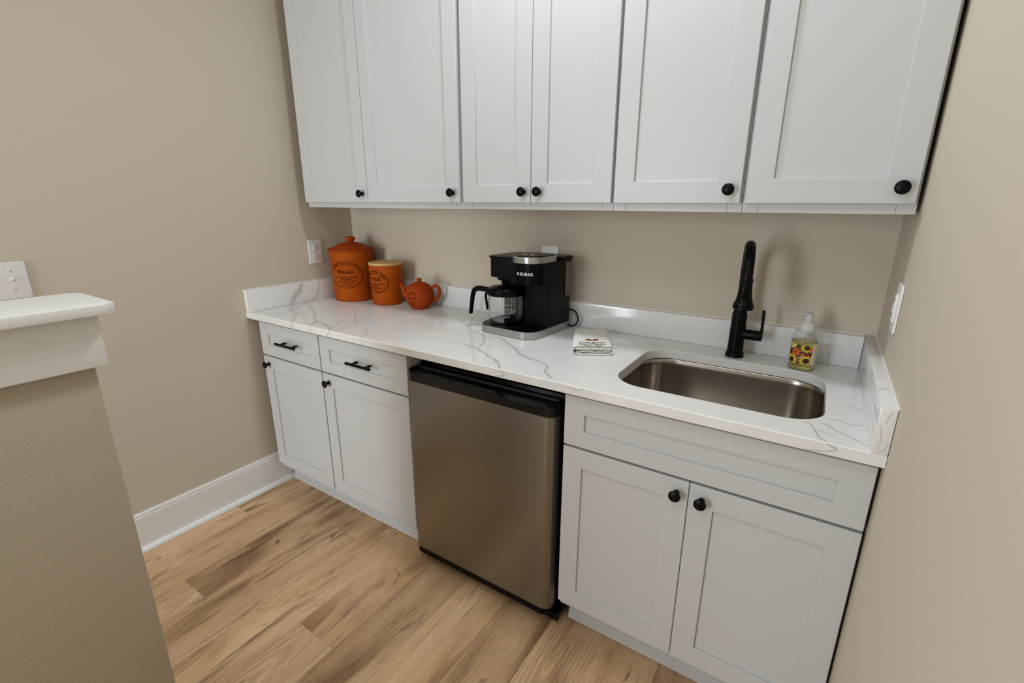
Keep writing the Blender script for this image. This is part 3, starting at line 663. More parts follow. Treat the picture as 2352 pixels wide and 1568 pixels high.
# ------------------------------------------------------------------ terracotta canisters and teapot
def wrap(R, phi0, z0, R0, e=0.0006):
    def place(x, y):
        a = phi0 + x/R0; r = R(z0+y)+e; return (r*math.cos(a), r*math.sin(a), z0+y)
    return place
def ring_into(bm, place, a, b_, w, n=72, t0=0, t1=2*PI):
    vs = []
    for i in range(n+1):
        t = t0+(t1-t0)*i/n
        vs.append([bm.verts.new(place((a+k)*math.cos(t), (b_+k)*math.sin(t))) for k in (-w/2, w/2)])
    for p, q in zip(vs, vs[1:]): bm.faces.new((p[0], p[1], q[1], q[0]))
def line_into(bm, place, x0, x1, y, w, n=24):
    vs = [[bm.verts.new(place(x0+(x1-x0)*i/n, y+k)) for k in (-w/2, w/2)] for i in range(n+1)]
    for p, q in zip(vs, vs[1:]): bm.faces.new((p[0], q[0], q[1], p[1]))
def arc_text(bm, s, size, place, a, b_, t0, t1):
    tw = text_width(s, size, 0.16); n = 0.0
    for c in s:
        w = 0.3 if c == ' ' else _gl[c][2]+0.16
        t = t0 + (t1-t0)*(n + w*size/2)/tw; n += w*size
        if c == ' ': continue
        cx, cy = a*math.cos(t), b_*math.sin(t); tx, ty = a*math.sin(t), -b_*math.cos(t); l_ = math.hypot(tx, ty); tx /= l_; ty /= l_
        vs, fs, gw = _gl[c]
        nv = [bm.verts.new(place(cx + (x-gw/2)*size*tx - y*size*ty, cy + (x-gw/2)*size*ty + y*size*tx)) for x, y in vs]
        for f in fs:
            try: bm.faces.new([nv[i] for i in f])
            except ValueError: pass
def sprig(bm, place, y, s):
    for k in (-1, 0, 1):
        for q in (1, 0.6):
            p = [(k*s*0.5*q, y), (k*s*0.9*q+s*0.12, y+s*0.28), (k*s*1.0*q, y+s*(0.62 if k == 0 else 0.36)), (k*s*0.7*q-s*0.12, y+s*0.26)]
            try: bm.faces.new([bm.verts.new(place(*u)) for u in p])
            except ValueError: pass
    line_into(bm, place, -s*1.3, s*1.3, y-s*0.05, s*0.1)
def canister_label(parent, place, a, b_, word, arc, ww):
    pb = bmesh.new(); ring_into(pb, place, a, b_, 0.0030)
    arc_text(pb, arc, 0.0105, place, a-0.0145, b_-0.0140, math.radians(158), math.radians(22))
    sprig(pb, place, b_*0.50, 0.006)
    text_into(pb, word, 0.0235, lambda x, y: place(x, y+b_*0.12), width=ww)
    line_into(pb, place, -0.008, 0.008, b_*0.02, 0.0008)
    text_into(pb, 'For Food Storage at Home &', 0.0088, lambda x, y: place(x, y-b_*0.20), width=a*1.45)
    text_into(pb, 'in the Kitchen', 0.0075, lambda x, y: place(x, y-b_*0.34), width=a*0.66)
    line_into(pb, place, -a*0.93, -a*0.14, -b_*0.42, 0.0008); line_into(pb, place, a*0.14, a*0.93, -b_*0.42, 0.0008)
    text_into(pb, 'Made by', 0.0045, lambda x, y: place(x, y-b_*0.44), width=a*0.22)
    text_into(pb, 'HENRY WATSON POTTERY', 0.0085, lambda x, y: place(x, y-b_*0.61), width=a*1.1)
    text_into(pb, 'Wattisfield', 0.0048, lambda x, y: place(x, y-b_*0.71), width=a*0.34)
    text_into(pb, 'Suffolk, England', 0.0072, lambda x, y: place(x, y-b_*0.84), width=a*0.62)
    o = emit('label_print', pb, 'print', parent, world=False, smooth=False); o['label'] = 'dark brown oval printed label'
    return o
def interp(prof):
    def R(z):
        for (r0, z0), (r1, z1) in zip(prof, prof[1:]):
            if z0 <= z <= z1 and z1 > z0: return r0+(r1-r0)*(z-z0)/(z1-z0)
        return prof[-1][0]
    return R
br = thing('bread_canister', 'large terracotta canister with domed lid and knob, labelled BREAD', 'canister', (0.1515, -0.1400, CT+0.0003))
bp_ = [(0, 0), (0.094, 0), (0.099, 0.003), (0.1005, 0.010), (0.1060, 0.225), (0.1065, 0.226), (0.1068, 0.229), (0.1067, 0.231), (0.1095, 0.244), (0.1112, 0.2505), (0.1105, 0.252), (0.098, 0.252), (0.094, 0.235), (0, 0.235)]
bd = emit('body', lathe(bp_, n=72), 'terra', br, world=False)
canister_label(bd, wrap(interp(bp_[3:5]), math.radians(-61), 0.137, 0.1035), 0.086, 0.0655, 'BREAD', 'ORIGINAL SUFFOLK CROCK', 0.082)
ld = emit('lid', lathe([(0, 0.2523), (0.1090, 0.2523), (0.1125, 0.2545), (0.1150, 0.2600), (0.1150, 0.2625), (0.1130, 0.2632), (0.1080, 0.2600), (0.1010, 0.2592), (0.0960, 0.2625), (0.0880, 0.2685), (0.070, 0.2800), (0.046, 0.2890), (0.026, 0.2935), (0.017, 0.2950), (0, 0.2955)], n=72), 'terra_lid', br, world=False, ang=0.5)
emit('lid_knob', lathe([(0, 0.2950), (0.0165, 0.2950), (0.0160, 0.2985), (0.0200, 0.3025), (0.0250, 0.3085), (0.0255, 0.3125), (0.0225, 0.3185), (0.0140, 0.3225), (0, 0.3240)], n=40), 'terra_lid', ld, world=False)
ck = thing('cookie_canister', 'medium terracotta canister with flat wooden lid, labelled COOKIES', 'canister', (0.3864, -0.1275, CT+0.0003))
cp_ = [(0, 0), (0.068, 0), (0.0720, 0.003), (0.0735, 0.009), (0.0825, 0.192), (0.0820, 0.1945), (0.074, 0.1945), (0.070, 0.180), (0, 0.180)]
cb = emit('body', lathe(cp_, n=64), 'terra', ck, world=False)
canister_label(cb, wrap(interp(cp_[3:5]), math.radians(-86), 0.116, 0.0785), 0.0665, 0.0535, 'COOKIES', 'ORIGINAL SUFFOLK CANISTER', 0.066)
emit('lid', lathe([(0, 0.1948), (0.0815, 0.1948), (0.0832, 0.1965), (0.0836, 0.2035), (0.0825, 0.2062), (0.080, 0.2072), (0, 0.2074)], n=64), 'beech', ck, world=False, ang=0.7)['label'] = 'pale flat wooden lid'
tp = thing('teapot', 'small round terracotta teapot with lid beside the canisters', 'teapot', (0.6069, -0.1253, CT+0.0003))
tprof = [(0, 0), (0.039, 0), (0.0425, 0.003), (0.052, 0.014), (0.0620, 0.032), (0.0675, 0.052), (0.0688, 0.066), (0.0665, 0.082), (0.0600, 0.097), (0.0510, 0.107), (0.0465, 0.1105), (0.0470, 0.1130), (0.0440, 0.1135), (0.040, 0.1130), (0, 0.1130)]
tb = emit('body', lathe(tprof, n=56), 'terra_lid', tp, world=False, ang=0.8)
tl = emit('lid', lathe([(0, 0.1133), (0.0425, 0.1133), (0.0432, 0.1155), (0.040, 0.1180), (0.030, 0.1230), (0.018, 0.1265), (0.0085, 0.1280), (0, 0.1282)], n=48), 'terra_lid', tp, world=False)
emit('lid_knob', lathe([(0, 0.1280), (0.0085, 0.1280), (0.0082, 0.1300), (0.0120, 0.1335), (0.0140, 0.1375), (0.0125, 0.1420), (0.007, 0.1448), (0, 0.1455)], n=28), 'terra_lid', tl, world=False)
sd = Vector((math.cos(math.radians(208)), math.sin(math.radians(208)), 0)); zu = Vector((0, 0, 1))
sp = [sd*a + zu*b_ for a, b_ in ((0.050, 0.050), (0.066, 0.062), (0.075, 0.080), (0.080, 0.098), (0.086, 0.109), (0.0925, 0.1135))]
emit('spout', tube(smooth_path(sp, 4), [0.017-0.010*i/20 for i in range(21)], 16), 'terra_lid', tp, world=False)
hp = [(-0.055, 0.094), (-0.068, 0.106), (-0.082, 0.1085), (-0.093, 0.099), (-0.0965, 0.080), (-0.091, 0.059), (-0.078, 0.041), (-0.060, 0.034)]
emit('handle', tube(smooth_path([sd*a + zu*b_ for a, b_ in hp], 5), 0.0068, 14, flat=1.15), 'terra_lid', tp, world=False)
tpl = wrap(interp(tprof[1:10]), math.radians(-80), 0.060, 0.068); pb = bmesh.new()
ring_into(pb, tpl, 0.026, 0.026, 0.0012, 30, math.radians(25), math.radians(155)); arc_text(pb, 'ORIGINAL SUFFOLK', 0.0055, tpl, 0.020, 0.0195, math.radians(150), math.radians(30))
sprig(pb, tpl, 0.0135, 0.0035); text_into(pb, 'TEA-POT', 0.013, lambda x, y: tpl(x, y-0.007), width=0.050)
line_into(pb, tpl, -0.004, 0.004, -0.0105, 0.0005)
text_into(pb, 'For Food Storage at Home', 0.0050, lambda x, y: tpl(x, y-0.0175), width=0.050); text_into(pb, 'in the Kitchen', 0.0042, lambda x, y: tpl(x, y-0.0235), width=0.024)
text_into(pb, 'HENRY WATSON POTTERY', 0.0048, lambda x, y: tpl(x, y-0.0305), width=0.042); text_into(pb, 'Suffolk, England', 0.0042, lambda x, y: tpl(x, y-0.0365), width=0.026)
emit('label_print', pb, 'print', tb, world=False, smooth=False)

# ------------------------------------------------------------------ coffee maker (local: x right, y back, z up)
cm = thing('coffee_maker', 'black and silver drip coffee maker with glass carafe, lettered KEURIG', 'coffee maker', (1.235, -0.190, CT+0.0003), -math.radians(4))
def E(n, b, m, p=cm, **k): return emit(n, b, m, p, world=False, **k)
foot = rrect(-0.1345, 0.1345, -0.138, 0.148, (0.030, 0.030, 0.058, 0.058), 10)
E('base_band', prism(foot, 0.0015, 0.0290, 'z', 0.0025), 'silver')['label'] = 'silver base band'
E('base_foot', prism([(x*0.96, y*0.96) for x, y in foot], 0.0, 0.0013, 'z'), 'rubber')
bt_ = E('base_top', prism([(x*0.975, y*0.978) for x, y in foot], 0.0292, 0.0320, 'z', 0.001), 'bplastic')
E('hot_plate', lathe([(0, 0.0322), (0.064, 0.0322), (0.068, 0.0335), (0.064, 0.0350), (0, 0.0350)], -0.052, -0.050, 0, 40), 'bplastic', bt_)
# right column, back wall, left head and right pod head
E('column', prism(rrect(0.026, 0.1320, -0.036, 0.140, (0.012, 0.004, 0.006, 0.006), 6), 0.0322, 0.1995, 'z'), 'bsatin', ang=0.5)
E('rear_housing', prism(rrect(-0.1320, 0.0255, 0.034, 0.140, 0.012, 6), 0.0322, 0.2080, 'z'), 'bplastic', ang=0.5)
E('brew_head', prism(rrect(-0.1330, 0.0085, -0.066, 0.140, (0.004, 0.020, 0.034, 0.004), 8), 0.2085, 0.2830, 'z', 0.002), 'bsatin', ang=0.5)
E('brew_head_lid', prism(rrect(-0.1375, 0.0085, -0.071, 0.141, (0.004, 0.020, 0.036, 0.004), 8), 0.2832, 0.2900, 'z', 0.002), 'bplastic', ang=0.5)
E('brew_head_rim', prism(rrect(-0.108, -0.002, -0.050, 0.03, 0.03, 8), 0.1960, 0.2083, 'z'), 'bplastic', ang=0.5)
E('brew_nozzle', lathe([(0, 0.1840), (0.016, 0.1840), (0.018, 0.1958), (0, 0.1958)], -0.052, -0.050, 0, 24), 'bplastic')
ph = E('pod_head', prism(rrect(0.0090, 0.1335, -0.112, 0.140, (0.012, 0.004, 0.040, 0.052), 12), 0.1998, 0.2780, 'z', 0.002), 'bplastic', ang=0.5)
E('rear_deck', prism(rrect(0.0090, 0.1375, 0.052, 0.143, (0.012, 0.004, 0.002, 0.006), 6), 0.2782, 0.2925, 'z', 0.0015), 'bplastic', ang=0.5)
lidp = rrect(0.0095, 0.1300, -0.113, 0.050, (0.030, 0.010, 0.044, 0.054), 12)
pl_ = E('pod_lid', loft([[(x, y, 0.2784) for x, y in lidp], [(x, y, 0.2960) for x, y in lidp], [(0.0655+(x-0.0655)*0.985, -0.03+(y+0.03)*0.985, 0.3010) for x, y in lidp]]), 'silver', ang=0.5)
pl_['label'] = 'silver pod lid with ribbed front grip'
tpd = rrect(0.0165, 0.123, -0.104, 0.044, (0.028, 0.010, 0.040, 0.050), 10)
top_panel = E('control_panel', prism(tpd, 0.3012, 0.3040, 'z', 0.001), 'bplastic', pl_)
for k, (bx, by) in enumerate(((0.045, -0.055), (0.075, -0.055), (0.060, -0.020))):
    E('button', lathe([(0, 0.3042), (0.011, 0.3042), (0.0105, 0.3052), (0, 0.3052)], bx, by, 0, 20), 'silver', pl_)
for zz in (0.2825, 0.2885, 0.2945):   # ribs of the grip on the rounded front
    pp = [(x, y) for x, y in rrect(0.0090, 0.1305, -0.1150, 0.050, (0.030, 0.010, 0.046, 0.056), 12)]
    path = [(x, y, zz) for x, y in pp if x < 0.085 and y < -0.070]
    E('grip_rib', tube(path, 0.0019, 8), 'silver', pl_)
lb = bmesh.new()
arcp = [p for p in rrect(0.0090, 0.1335, -0.1125, 0.140, (0.012, 0.004, 0.040, 0.052), 40) if p[1] < -0.05]
cum = [0]
for a, c in zip(arcp, arcp[1:]): cum.append(cum[-1]+math.dist(a, c))
def on_arc(s, zz):
    for i in range(len(cum)-1):
        if cum[i] <= s <= cum[i+1]:
            q = (s-cum[i])/max(1e-9, cum[i+1]-cum[i]); x = arcp[i][0]+(arcp[i+1][0]-arcp[i][0])*q; y = arcp[i][1]+(arcp[i+1][1]-arcp[i][1])*q
            dx, dy = arcp[i+1][0]-arcp[i][0], arcp[i+1][1]-arcp[i][1]; l_ = math.hypot(dx, dy) or 1
            return (x + dy/l_*0.0004, y - dx/l_*0.0004, zz)
    return (arcp[-1][0], arcp[-1][1], zz)
i0 = min(range(len(arcp)), key=lambda i: (arcp[i][0]-0.0675)**2 + (arcp[i][1]+0.1125)**2)
text_into(lb, 'KEURIG', 0.0145, lambda x, y: on_arc(cum[i0]+x, 0.2355+y), track=0.12, width=0.064)
E('brand_lettering', lb, 'white_print', ph, smooth=False)['label'] = 'white KEURIG lettering'
tk_ = E('water_tank', box(0.1322, 0.1352, 0.092, 0.138, 0.137, 0.272, 0.001), 'tank'); tk_['label'] = 'translucent water tank window'
E('tank_band', box(0.1353, 0.1360, 0.093, 0.137, 0.140, 0.148), 'tank', tk_, smooth=False)
# carafe standing on the hot plate is a thing of its own
ca = thing('coffee_carafe', 'empty glass coffee carafe with black lid and handle in the coffee maker', 'carafe', (0, 0, 0))
mw = Matrix.Translation((1.235, -0.190, CT+0.0003)) @ Matrix.Rotation(-math.radians(4), 4, 'Z') @ Matrix.Translation((-0.052, -0.050, 0.0353))
ca.matrix_world = mw; ca.location = mw.translation; ca.rotation_euler = (0, 0, -math.radians(4))
emit('glass_jug', lathe([(0, 0), (0.050, 0), (0.060, 0.004), (0.066, 0.013), (0.0690, 0.030), (0.0705, 0.060), (0.0695, 0.085), (0.066, 0.106), (0.064, 0.118), (0.0620, 0.118), (0.0642, 0.104), (0.0677, 0.084), (0.0687, 0.060), (0.0672, 0.030), (0.0640, 0.014), (0.058, 0.0055), (0.049, 0.0022), (0, 0.0022)], n=64), 'glass', ca, world=False, ang=1.2)
emit('lid_collar', lathe([(0.068, 0.108), (0.0728, 0.108), (0.0738, 0.111), (0.0730, 0.130), (0.0705, 0.1345), (0.060, 0.1385), (0.030, 0.1425), (0.012, 0.1455), (0.0, 0.146), (0, 0.1185), (0.064, 0.1185)], n=56), 'bplastic', ca, world=False, ang=0.7)
hd_ = Vector((-0.93, -0.37, 0)); hpts = [(0.066, 0.121), (0.092, 0.125), (0.116, 0.126), (0.131, 0.117), (0.138, 0.098), (0.142, 0.070), (0.1475, 0.030), (0.148, 0.022)]
emit('handle', tube(smooth_path([hd_*a + zu*b_ for a, b_ in hpts], 4), [0.0150]*12 + [0.0140-0.0040*i/16 for i in range(17)], 14, flat=0.7), 'bplastic', ca, world=False)
emit('handle_bracket', tube(smooth_path([hd_*a + zu*b_ for a, b_ in ((0.078, 0.116), (0.083, 0.098), (0.080, 0.070), (0.076, 0.042))], 4), 0.0052, 10), 'bplastic', ca, world=False)
gm = bmesh.new(); gp = wrap(lambda z: 0.0706, math.radians(-48), 0, 0.0706)
for k, (z, s) in enumerate(((0.030, '2'), (0.046, '4'), (0.062, '6'), (0.078, '8'))):
    line_into(gm, gp, -0.012, 0.0, z, 0.0007, 6); text_into(gm, s, 0.007, lambda x, y: gp(x+0.007, y+z-0.002))
emit('level_marks', gm, 'white_print', ca, world=False, smooth=False)
cord = [(1.366, -0.0475, 0.985), (1.388, -0.050, 0.984), (1.404, -0.054, 0.972), (1.412, -0.058, 0.950), (1.404, -0.060, 0.930), (1.388, -0.058, 0.921), (1.376, -0.050, 0.9195), (1.36, -0.042, 0.9190)]
b = tube(smooth_path(cord, 5), 0.0036, 10)
inv = (Matrix.Translation((1.235, -0.190, CT+0.0003)) @ Matrix.Rotation(-math.radians(4), 4, 'Z')).inverted()
bmesh.ops.transform(b, matrix=inv, verts=b.verts); E('power_cord', b, 'rubber')

# ------------------------------------------------------------------ folded towel
tw = thing('dish_towel', 'folded white dish towel with embroidered words and green zigzag trim', 'towel', (1.553, -0.238, CT+0.0003), math.radians(31))
# local axes: x across the front edge, y towards the back edge
TWX, TWY = 0.066, 0.135
def towel_layer(z, th, w0, seed, amp, y0, y1, nx=26, ny=30):
    b = bmesh.new(); T, B = [], []
    for i in range(nx+1):
        u = -1+2*i/nx; rt, rb = [], []
        for j in range(ny+1):
            v = j/ny; x = u*w0*(1-0.02*v); y = y0+(y1-y0)*v + 0.002*noise.noise(Vector((u*2, seed, 0)))
            wob = amp*noise.noise(Vector((u*2.6+seed, v*1.2, seed)))*(1-0.7*v)
            ed = max(0.0, abs(u)-0.80)/0.2; eb = max(0, v-0.90)/0.1
            zz = z + wob
            rt.append(b.verts.new((x, y, zz + th*0.5*math.sqrt(max(0.02, 1-ed*ed))*math.sqrt(max(0.04, 1-eb*eb))))); rb.append(b.verts.new((x, y, zz - th*0.5*math.sqrt(max(0.02, 1-ed*ed)))))
        T.append(rt); B.append(rb)
    for i in range(nx):
        for j in range(ny):
            b.faces.new((T[i][j], T[i+1][j], T[i+1][j+1], T[i][j+1])); b.faces.new((B[i][j], B[i][j+1], B[i+1][j+1], B[i+1][j]))
        b.faces.new((B[i][0], B[i+1][0], T[i+1][0], T[i][0])); b.faces.new((B[i][ny], T[i][ny], T[i+1][ny], B[i+1][ny]))
    for j in range(ny):
        b.faces.new((B[0][j], T[0][j], T[0][j+1], B[0][j+1])); b.faces.new((B[nx][j], B[nx][j+1], T[nx][j+1], T[nx][j]))
    return b
# front end shows the folded sheet as a thick ribbon winding through three layers
def fold_sheet():
    th = 0.0034; pts = []
    zt, z2, z1, z0 = 0.0242, 0.0180, 0.0108, 0.0038
    w = TWX
    def run(xa, xb, z, n=18, amp=0.0042, s=0):
        return [(xa+(xb-xa)*i/n, z + amp*noise.noise(Vector((i*0.33+s, s, 0)))) for i in range(n+1)]
    def turn(x, za, zb, side, n=7): 
        r = abs(za-zb)/2; c = (za+zb)/2; sg = 1 if za > zb else -1
        return [(x + side*r*1.25*math.sin(PI*i/n), c + sg*r*math.cos(PI*i/n)) for i in range(1, n)]
    pts += run(-w+0.010, w-0.012, z1, s=1) + turn(w-0.012, z1, z2, 1) + run(w-0.012, -w+0.012, z2, s=2)[0:]
    inner = pts
    outer = run(w-0.03, -0.02, 0.0140, 8, 0.001, 5)
    top = run(-w+0.012, w-0.012, zt, 22, 0.0014, 3); right = turn(w-0.012, zt, z0, 1, 12); bot = run(w-0.012, -w+0.012, z0, 22, 0.0004, 4); left = turn(-w+0.012, z0, zt, -1, 12)
    return inner, top + right + bot + left
def ribbon(path, th, y0, y1, ny, closed, sag=0.0):
    b = bmesh.new(); n = len(path); A, Bq = [], []
    for i, (x, z) in enumerate(path):
        p, q = path[(i-1) % n if closed else max(i-1, 0)], path[(i+1) % n if closed else min(i+1, n-1)]
        tx, tz = q[0]-p[0], q[1]-p[1]; l_ = math.hypot(tx, tz) or 1; nx_, nz_ = -tz/l_*th/2, tx/l_*th/2
        ra, rb = [], []
        for j in range(ny+1):
            v = j/ny; y = y0+(y1-y0)*v + 0.0022*noise.noise(Vector((x*30, z*90, 1)))*(1-v)
            sc = 1-0.10*v*v; zz = z*(1-sag*v)
            ra.append(b.verts.new((x*sc+nx_+0.10*y, y, zz+nz_))); rb.append(b.verts.new((x*sc-nx_+0.10*y, y, zz-nz_)))
        A.append(ra); Bq.append(rb)
    for i in range(n if closed else n-1):
        k = (i+1) % n
        for j in range(ny):
            b.faces.new((A[i][j], A[k][j], A[k][j+1], A[i][j+1])); b.faces.new((Bq[i][j], Bq[i][j+1], Bq[k][j+1], Bq[k][j]))
        b.faces.new((A[i][0], Bq[i][0], Bq[k][0], A[k][0])); b.faces.new((A[i][ny], A[k][ny], Bq[k][ny], Bq[i][ny]))
    if not closed:
        for i in (0, n-1):
            for j in range(ny): b.faces.new((A[i][j], A[i][j+1], Bq[i][j+1], Bq[i][j]))
    return b
inn, out = fold_sheet()
sheet = emit('outer_fold', ribbon(out, 0.0036, -TWY, TWY-0.006, 14, True, 0.18), 'towel', tw, world=False, ang=1.2)
emit('inner_fold', ribbon(inn, 0.0032, -TWY+0.004, TWY-0.02, 10, False, 0.18), 'towel', tw, world=False, ang=1.2)
bk = [(x*0.90, z*0.80) for x, z in out]
emit('back_fold', ribbon([(x*0.995, z) for x, z in bk], 0.004, TWY-0.0065, TWY+0.002, 2, True, 0.05), 'towel', tw, world=False, ang=1.2)
def ttop(x, y):
    v = (y+TWY)/(2*TWY-0.006); return (x+0.10*y, y, (0.0242)*(1-0.18*v)*1.0 + 0.0036/2 + 0.0012)
tb_ = bmesh.new(); sz = 0.0200
text_into(tb_, 'Love grows', sz, lambda x, y: ttop(x, -0.074+y*1.3), shear=0.25, width=0.084)
text_into(tb_, 'best in Homes', sz*0.95, lambda x, y: ttop(x, -0.095+y*1.2), shear=0.25, width=0.092)
text_into(tb_, 'Like this', sz*0.9, lambda x, y: ttop(x, -0.115+y*1.1), shear=0.25, width=0.064)
emit('embroidered_words', tb_, 'thread_black', sheet, world=False, smooth=False)['label'] = 'black embroidered script'
for sgn in (-1, 1):
    wb = bmesh.new()
    ol = [(0.003, 0.0), (0.010, 0.010), (0.018, 0.013), (0.026, 0.008), (0.034, 0.004), (0.026, -0.003), (0.016, -0.006), (0.008, -0.004)]
    wb.faces.new([wb.verts.new(ttop(sgn*x*0.72, -0.034+y*1.15)) for x, y in ol])
    wg = emit('embroidered_wing', wb, 'thread_brown', sheet, world=False, smooth=False)
    up_ = lambda x, y: Vector(ttop(x, y)) + Vector((0, 0, 0.0003))
    wb = bmesh.new(); wb.faces.new([wb.verts.new(up_(sgn*x*0.72, -0.034+y*1.15)) for x, y in ((0.018, 0.010), (0.025, 0.007), (0.029, 0.008), (0.024, 0.013))])
    emit('wing_spot', wb, 'thread_blue', wg, world=False, smooth=False)
    wb = bmesh.new(); wb.faces.new([wb.verts.new(up_(sgn*x*0.72, -0.034+y*1.15)) for x, y in ((0.008, -0.006), (0.014, -0.009), (0.012, -0.013), (0.007, -0.010))])
    emit('leg_stitch', wb, 'thread_black', wg, world=False, smooth=False)
wb = bmesh.new(); wb.faces.new([wb.verts.new(ttop(x, -0.046+y)) for x, y in ((-0.006, 0.004), (0.0, 0.0), (0.006, 0.004), (0.003, 0.010), (0, 0.006), (-0.003, 0.010))])
emit('embroidered_sprig', wb, 'thread_black', sheet, world=False, smooth=False)
for k, (yy, am, ph0, wd) in enumerate(((-0.1245, 0.0028, 0, 0.0034), (-0.1280, 0.0030, 1.9, 0.0030), (-0.1315, 0.0020, 0.8, 0.0026))):
    zb_ = bmesh.new(); vs = []
    for i in range(61):
        x = -TWX-0.004 + (2*TWX+0.008)*i/60; y = yy+am*math.sin(x*230+ph0); z = 0.0008 - 0.9*max(0, abs(x)-TWX+0.012)**1.0*0.35
        p, q = ttop(x*0.97, y-wd/2), ttop(x*0.97, y+wd/2); vs.append((zb_.verts.new((p[0], p[1], p[2]+z)), zb_.verts.new((q[0], q[1], q[2]+z))))
    for a, c in zip(vs, vs[1:]): zb_.faces.new((a[0], c[0], c[1], a[1]))
    emit('zigzag_trim', zb_, 'thread_green', sheet, world=False, smooth=False)

# ------------------------------------------------------------------ soap bottle
sp_ = thing('soap_bottle', 'clear foaming soap bottle with yellow soap and sunflower label', 'soap bottle', (2.2001, -0.1205, CT+0.0003))
bo = [(0, 0), (0.030, 0), (0.0345, 0.003), (0.0360, 0.009), (0.0372, 0.090), (0.0368, 0.098), (0.0340, 0.109), (0.0280, 0.117), (0.0215, 0.121), (0.0205, 0.124), (0.0190, 0.124), (0.020, 0.1195), (0.027, 0.1155), (0.0326, 0.108), (0.0353, 0.0975), (0.0357, 0.090), (0.0345, 0.010), (0.033, 0.005), (0.0295, 0.0025), (0, 0.0025)]
bo_o = emit('bottle', lathe(bo, n=56), 'bottle', sp_, world=False, ang=1.2)
emit('liquid_soap', lathe([(0, 0.0027), (0.0293, 0.0027), (0.0327, 0.0052), (0.0342, 0.0102), (0.0353, 0.088), (0, 0.088)], n=56), 'soap', sp_, world=False, ang=0.9)
emit('collar', lathe([(0.0208, 0.1215), (0.0218, 0.1225), (0.0216, 0.136), (0.0205, 0.142), (0.0155, 0.1475), (0.0120, 0.1490), (0, 0.1490)], n=40), 'pump', sp_, world=False)
emit('pump_stem', lathe([(0, 0.1492), (0.0112, 0.1492), (0.0112, 0.168), (0, 0.168)], n=28), 'pump', sp_, world=False)
nz_ = lathe([(0, 0.1682), (0.0125, 0.1682), (0.0130, 0.1715), (0.0115, 0.1735), (0, 0.1740)], n=28)
nd = Vector((-0.80, -0.60, 0)); join(nz_, tube([tuple(nd*a + zu*b_) for a, b_ in ((0.008, 0.1705), (0.022, 0.1715), (0.034, 0.1725), (0.0375, 0.1705))], [0.0055, 0.0048, 0.0040, 0.0032], 12))
emit('pump_nozzle', nz_, 'pump', sp_, world=False)
lph = math.radians(-103); LR = interp(bo[3:5])
lplace = lambda e: wrap(LR, lph, 0.0525, 0.0366, e)
def patch(bm, pl, x0, x1, y0, y1, nx=20, ny=4):
    g = [[bm.verts.new(pl(x0+(x1-x0)*i/nx, y0+(y1-y0)*j/ny)) for j in range(ny+1)] for i in range(nx+1)]
    for i in range(nx):
        for j in range(ny): bm.faces.new((g[i][j], g[i+1][j], g[i+1][j+1], g[i][j+1]))
    return bm
LX, LY = 0.034, 0.0300
lab = emit('label', patch(bmesh.new(), lplace(0.0004), -LX, LX+0.008, -LY, LY, 24, 4), 'lab_white', sp_, world=False)
lab['label'] = 'sunflower and pumpkin paper label'
emit('label_background', patch(bmesh.new(), lplace(0.0006), -LX+0.001, LX-0.001, -LY, LY, 22, 4), 'lab_dark', lab, world=False)
def clampxy(x, y): return (max(-LX+0.001, min(LX-0.001, x)), max(-LY, min(LY, y)))
def star(bm, pl, cx, cy, r0, r1, n, rot=0):
    for i in range(n):
        a = rot+2*PI*i/n; d = PI/n*0.95
        q = [(cx+r0*math.cos(a-d), cy+r0*math.sin(a-d)), (cx+(r0+r1)/2*math.cos(a-d*0.8), cy+(r0+r1)/2*math.sin(a-d*0.8)), (cx+r1*math.cos(a), cy+r1*math.sin(a)), (cx+(r0+r1)/2*math.cos(a+d*0.8), cy+(r0+r1)/2*math.sin(a+d*0.8)), (cx+r0*math.cos(a+d), cy+r0*math.sin(a+d))]
        q = [clampxy(*p) for p in q]
        try: bm.faces.new([bm.verts.new(pl(*p)) for p in q])
        except ValueError: pass
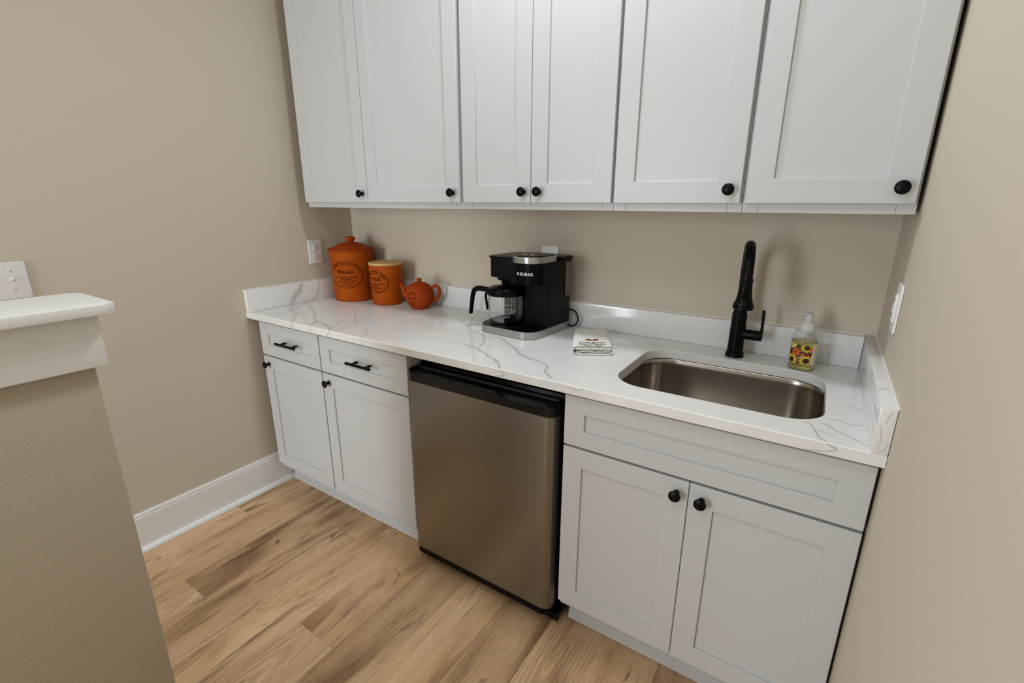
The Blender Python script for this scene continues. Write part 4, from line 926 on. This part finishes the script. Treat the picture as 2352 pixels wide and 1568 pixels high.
def disc(bm, pl, cx, cy, r, n=18, sy=1.0): bm.faces.new([bm.verts.new(pl(*clampxy(cx+r*math.cos(2*PI*i/n), cy+r*sy*math.sin(2*PI*i/n)))) for i in range(n)])
for cx, cy, r in ((-0.020, -0.019, 0.0200), (0.019, -0.018, 0.0220), (0.017, 0.0225, 0.0190)):
    f = bmesh.new(); star(f, lplace(0.0010), cx, cy, r*0.30, r, 15, cx*40); fo = emit('sunflower', f, 'lab_yel', lab, world=False, smooth=False)
    f = bmesh.new(); star(f, lplace(0.0016), cx, cy, r*0.25, r*0.62, 13, 0.3); emit('inner_petals', f, 'lab_pale', fo, world=False, smooth=False)
    f = bmesh.new(); disc(f, lplace(0.0026), cx, cy, r*0.40); emit('seed_head', f, 'lab_brown', fo, world=False, smooth=False)
f = bmesh.new(); star(f, lplace(0.0009), -0.022, 0.026, 0.002, 0.0155, 9, 0.1); emit('pale_petals', f, 'lab_pale', lab, world=False, smooth=False)
f = bmesh.new(); star(f, lplace(0.0013), -0.010, 0.0060, 0.002, 0.0165, 9, 0.35); po = emit('pumpkin', f, 'lab_or', lab, world=False, smooth=False)
f = bmesh.new(); disc(f, lplace(0.0024), -0.011, 0.0065, 0.0036); emit('pumpkin_core', f, 'lab_red', po, world=False, smooth=False)
for cx, cy in ((0.014, -0.0015), (0.019, 0.0005), (0.024, 0.0030), (0.028, -0.001)):
    f = bmesh.new(); disc(f, lplace(0.0020), cx, cy, 0.0030, 12); emit('berry', f, 'lab_red', lab, world=False, smooth=False)
for cx, cy, a in ((0.005, -0.006, 0.5), (0.000, -0.012, -0.7), (0.009, 0.002, 0.9)):
    f = bmesh.new(); ca_, sa_ = math.cos(a), math.sin(a)
    f.faces.new([f.verts.new(lplace(0.0011)(cx+ca_*u-sa_*v, cy+sa_*u+ca_*v)) for u, v in ((-0.007, 0), (-0.002, 0.0018), (0.007, 0), (-0.002, -0.0018))]); emit('leaf', f, 'lab_tan', lab, world=False, smooth=False)
f = bmesh.new(); disc(f, lplace(0.0022), 0.029, 0.016, 0.0055, 14, 1.3); emit('small_gourd', f, 'lab_or', lab, world=False, smooth=False)
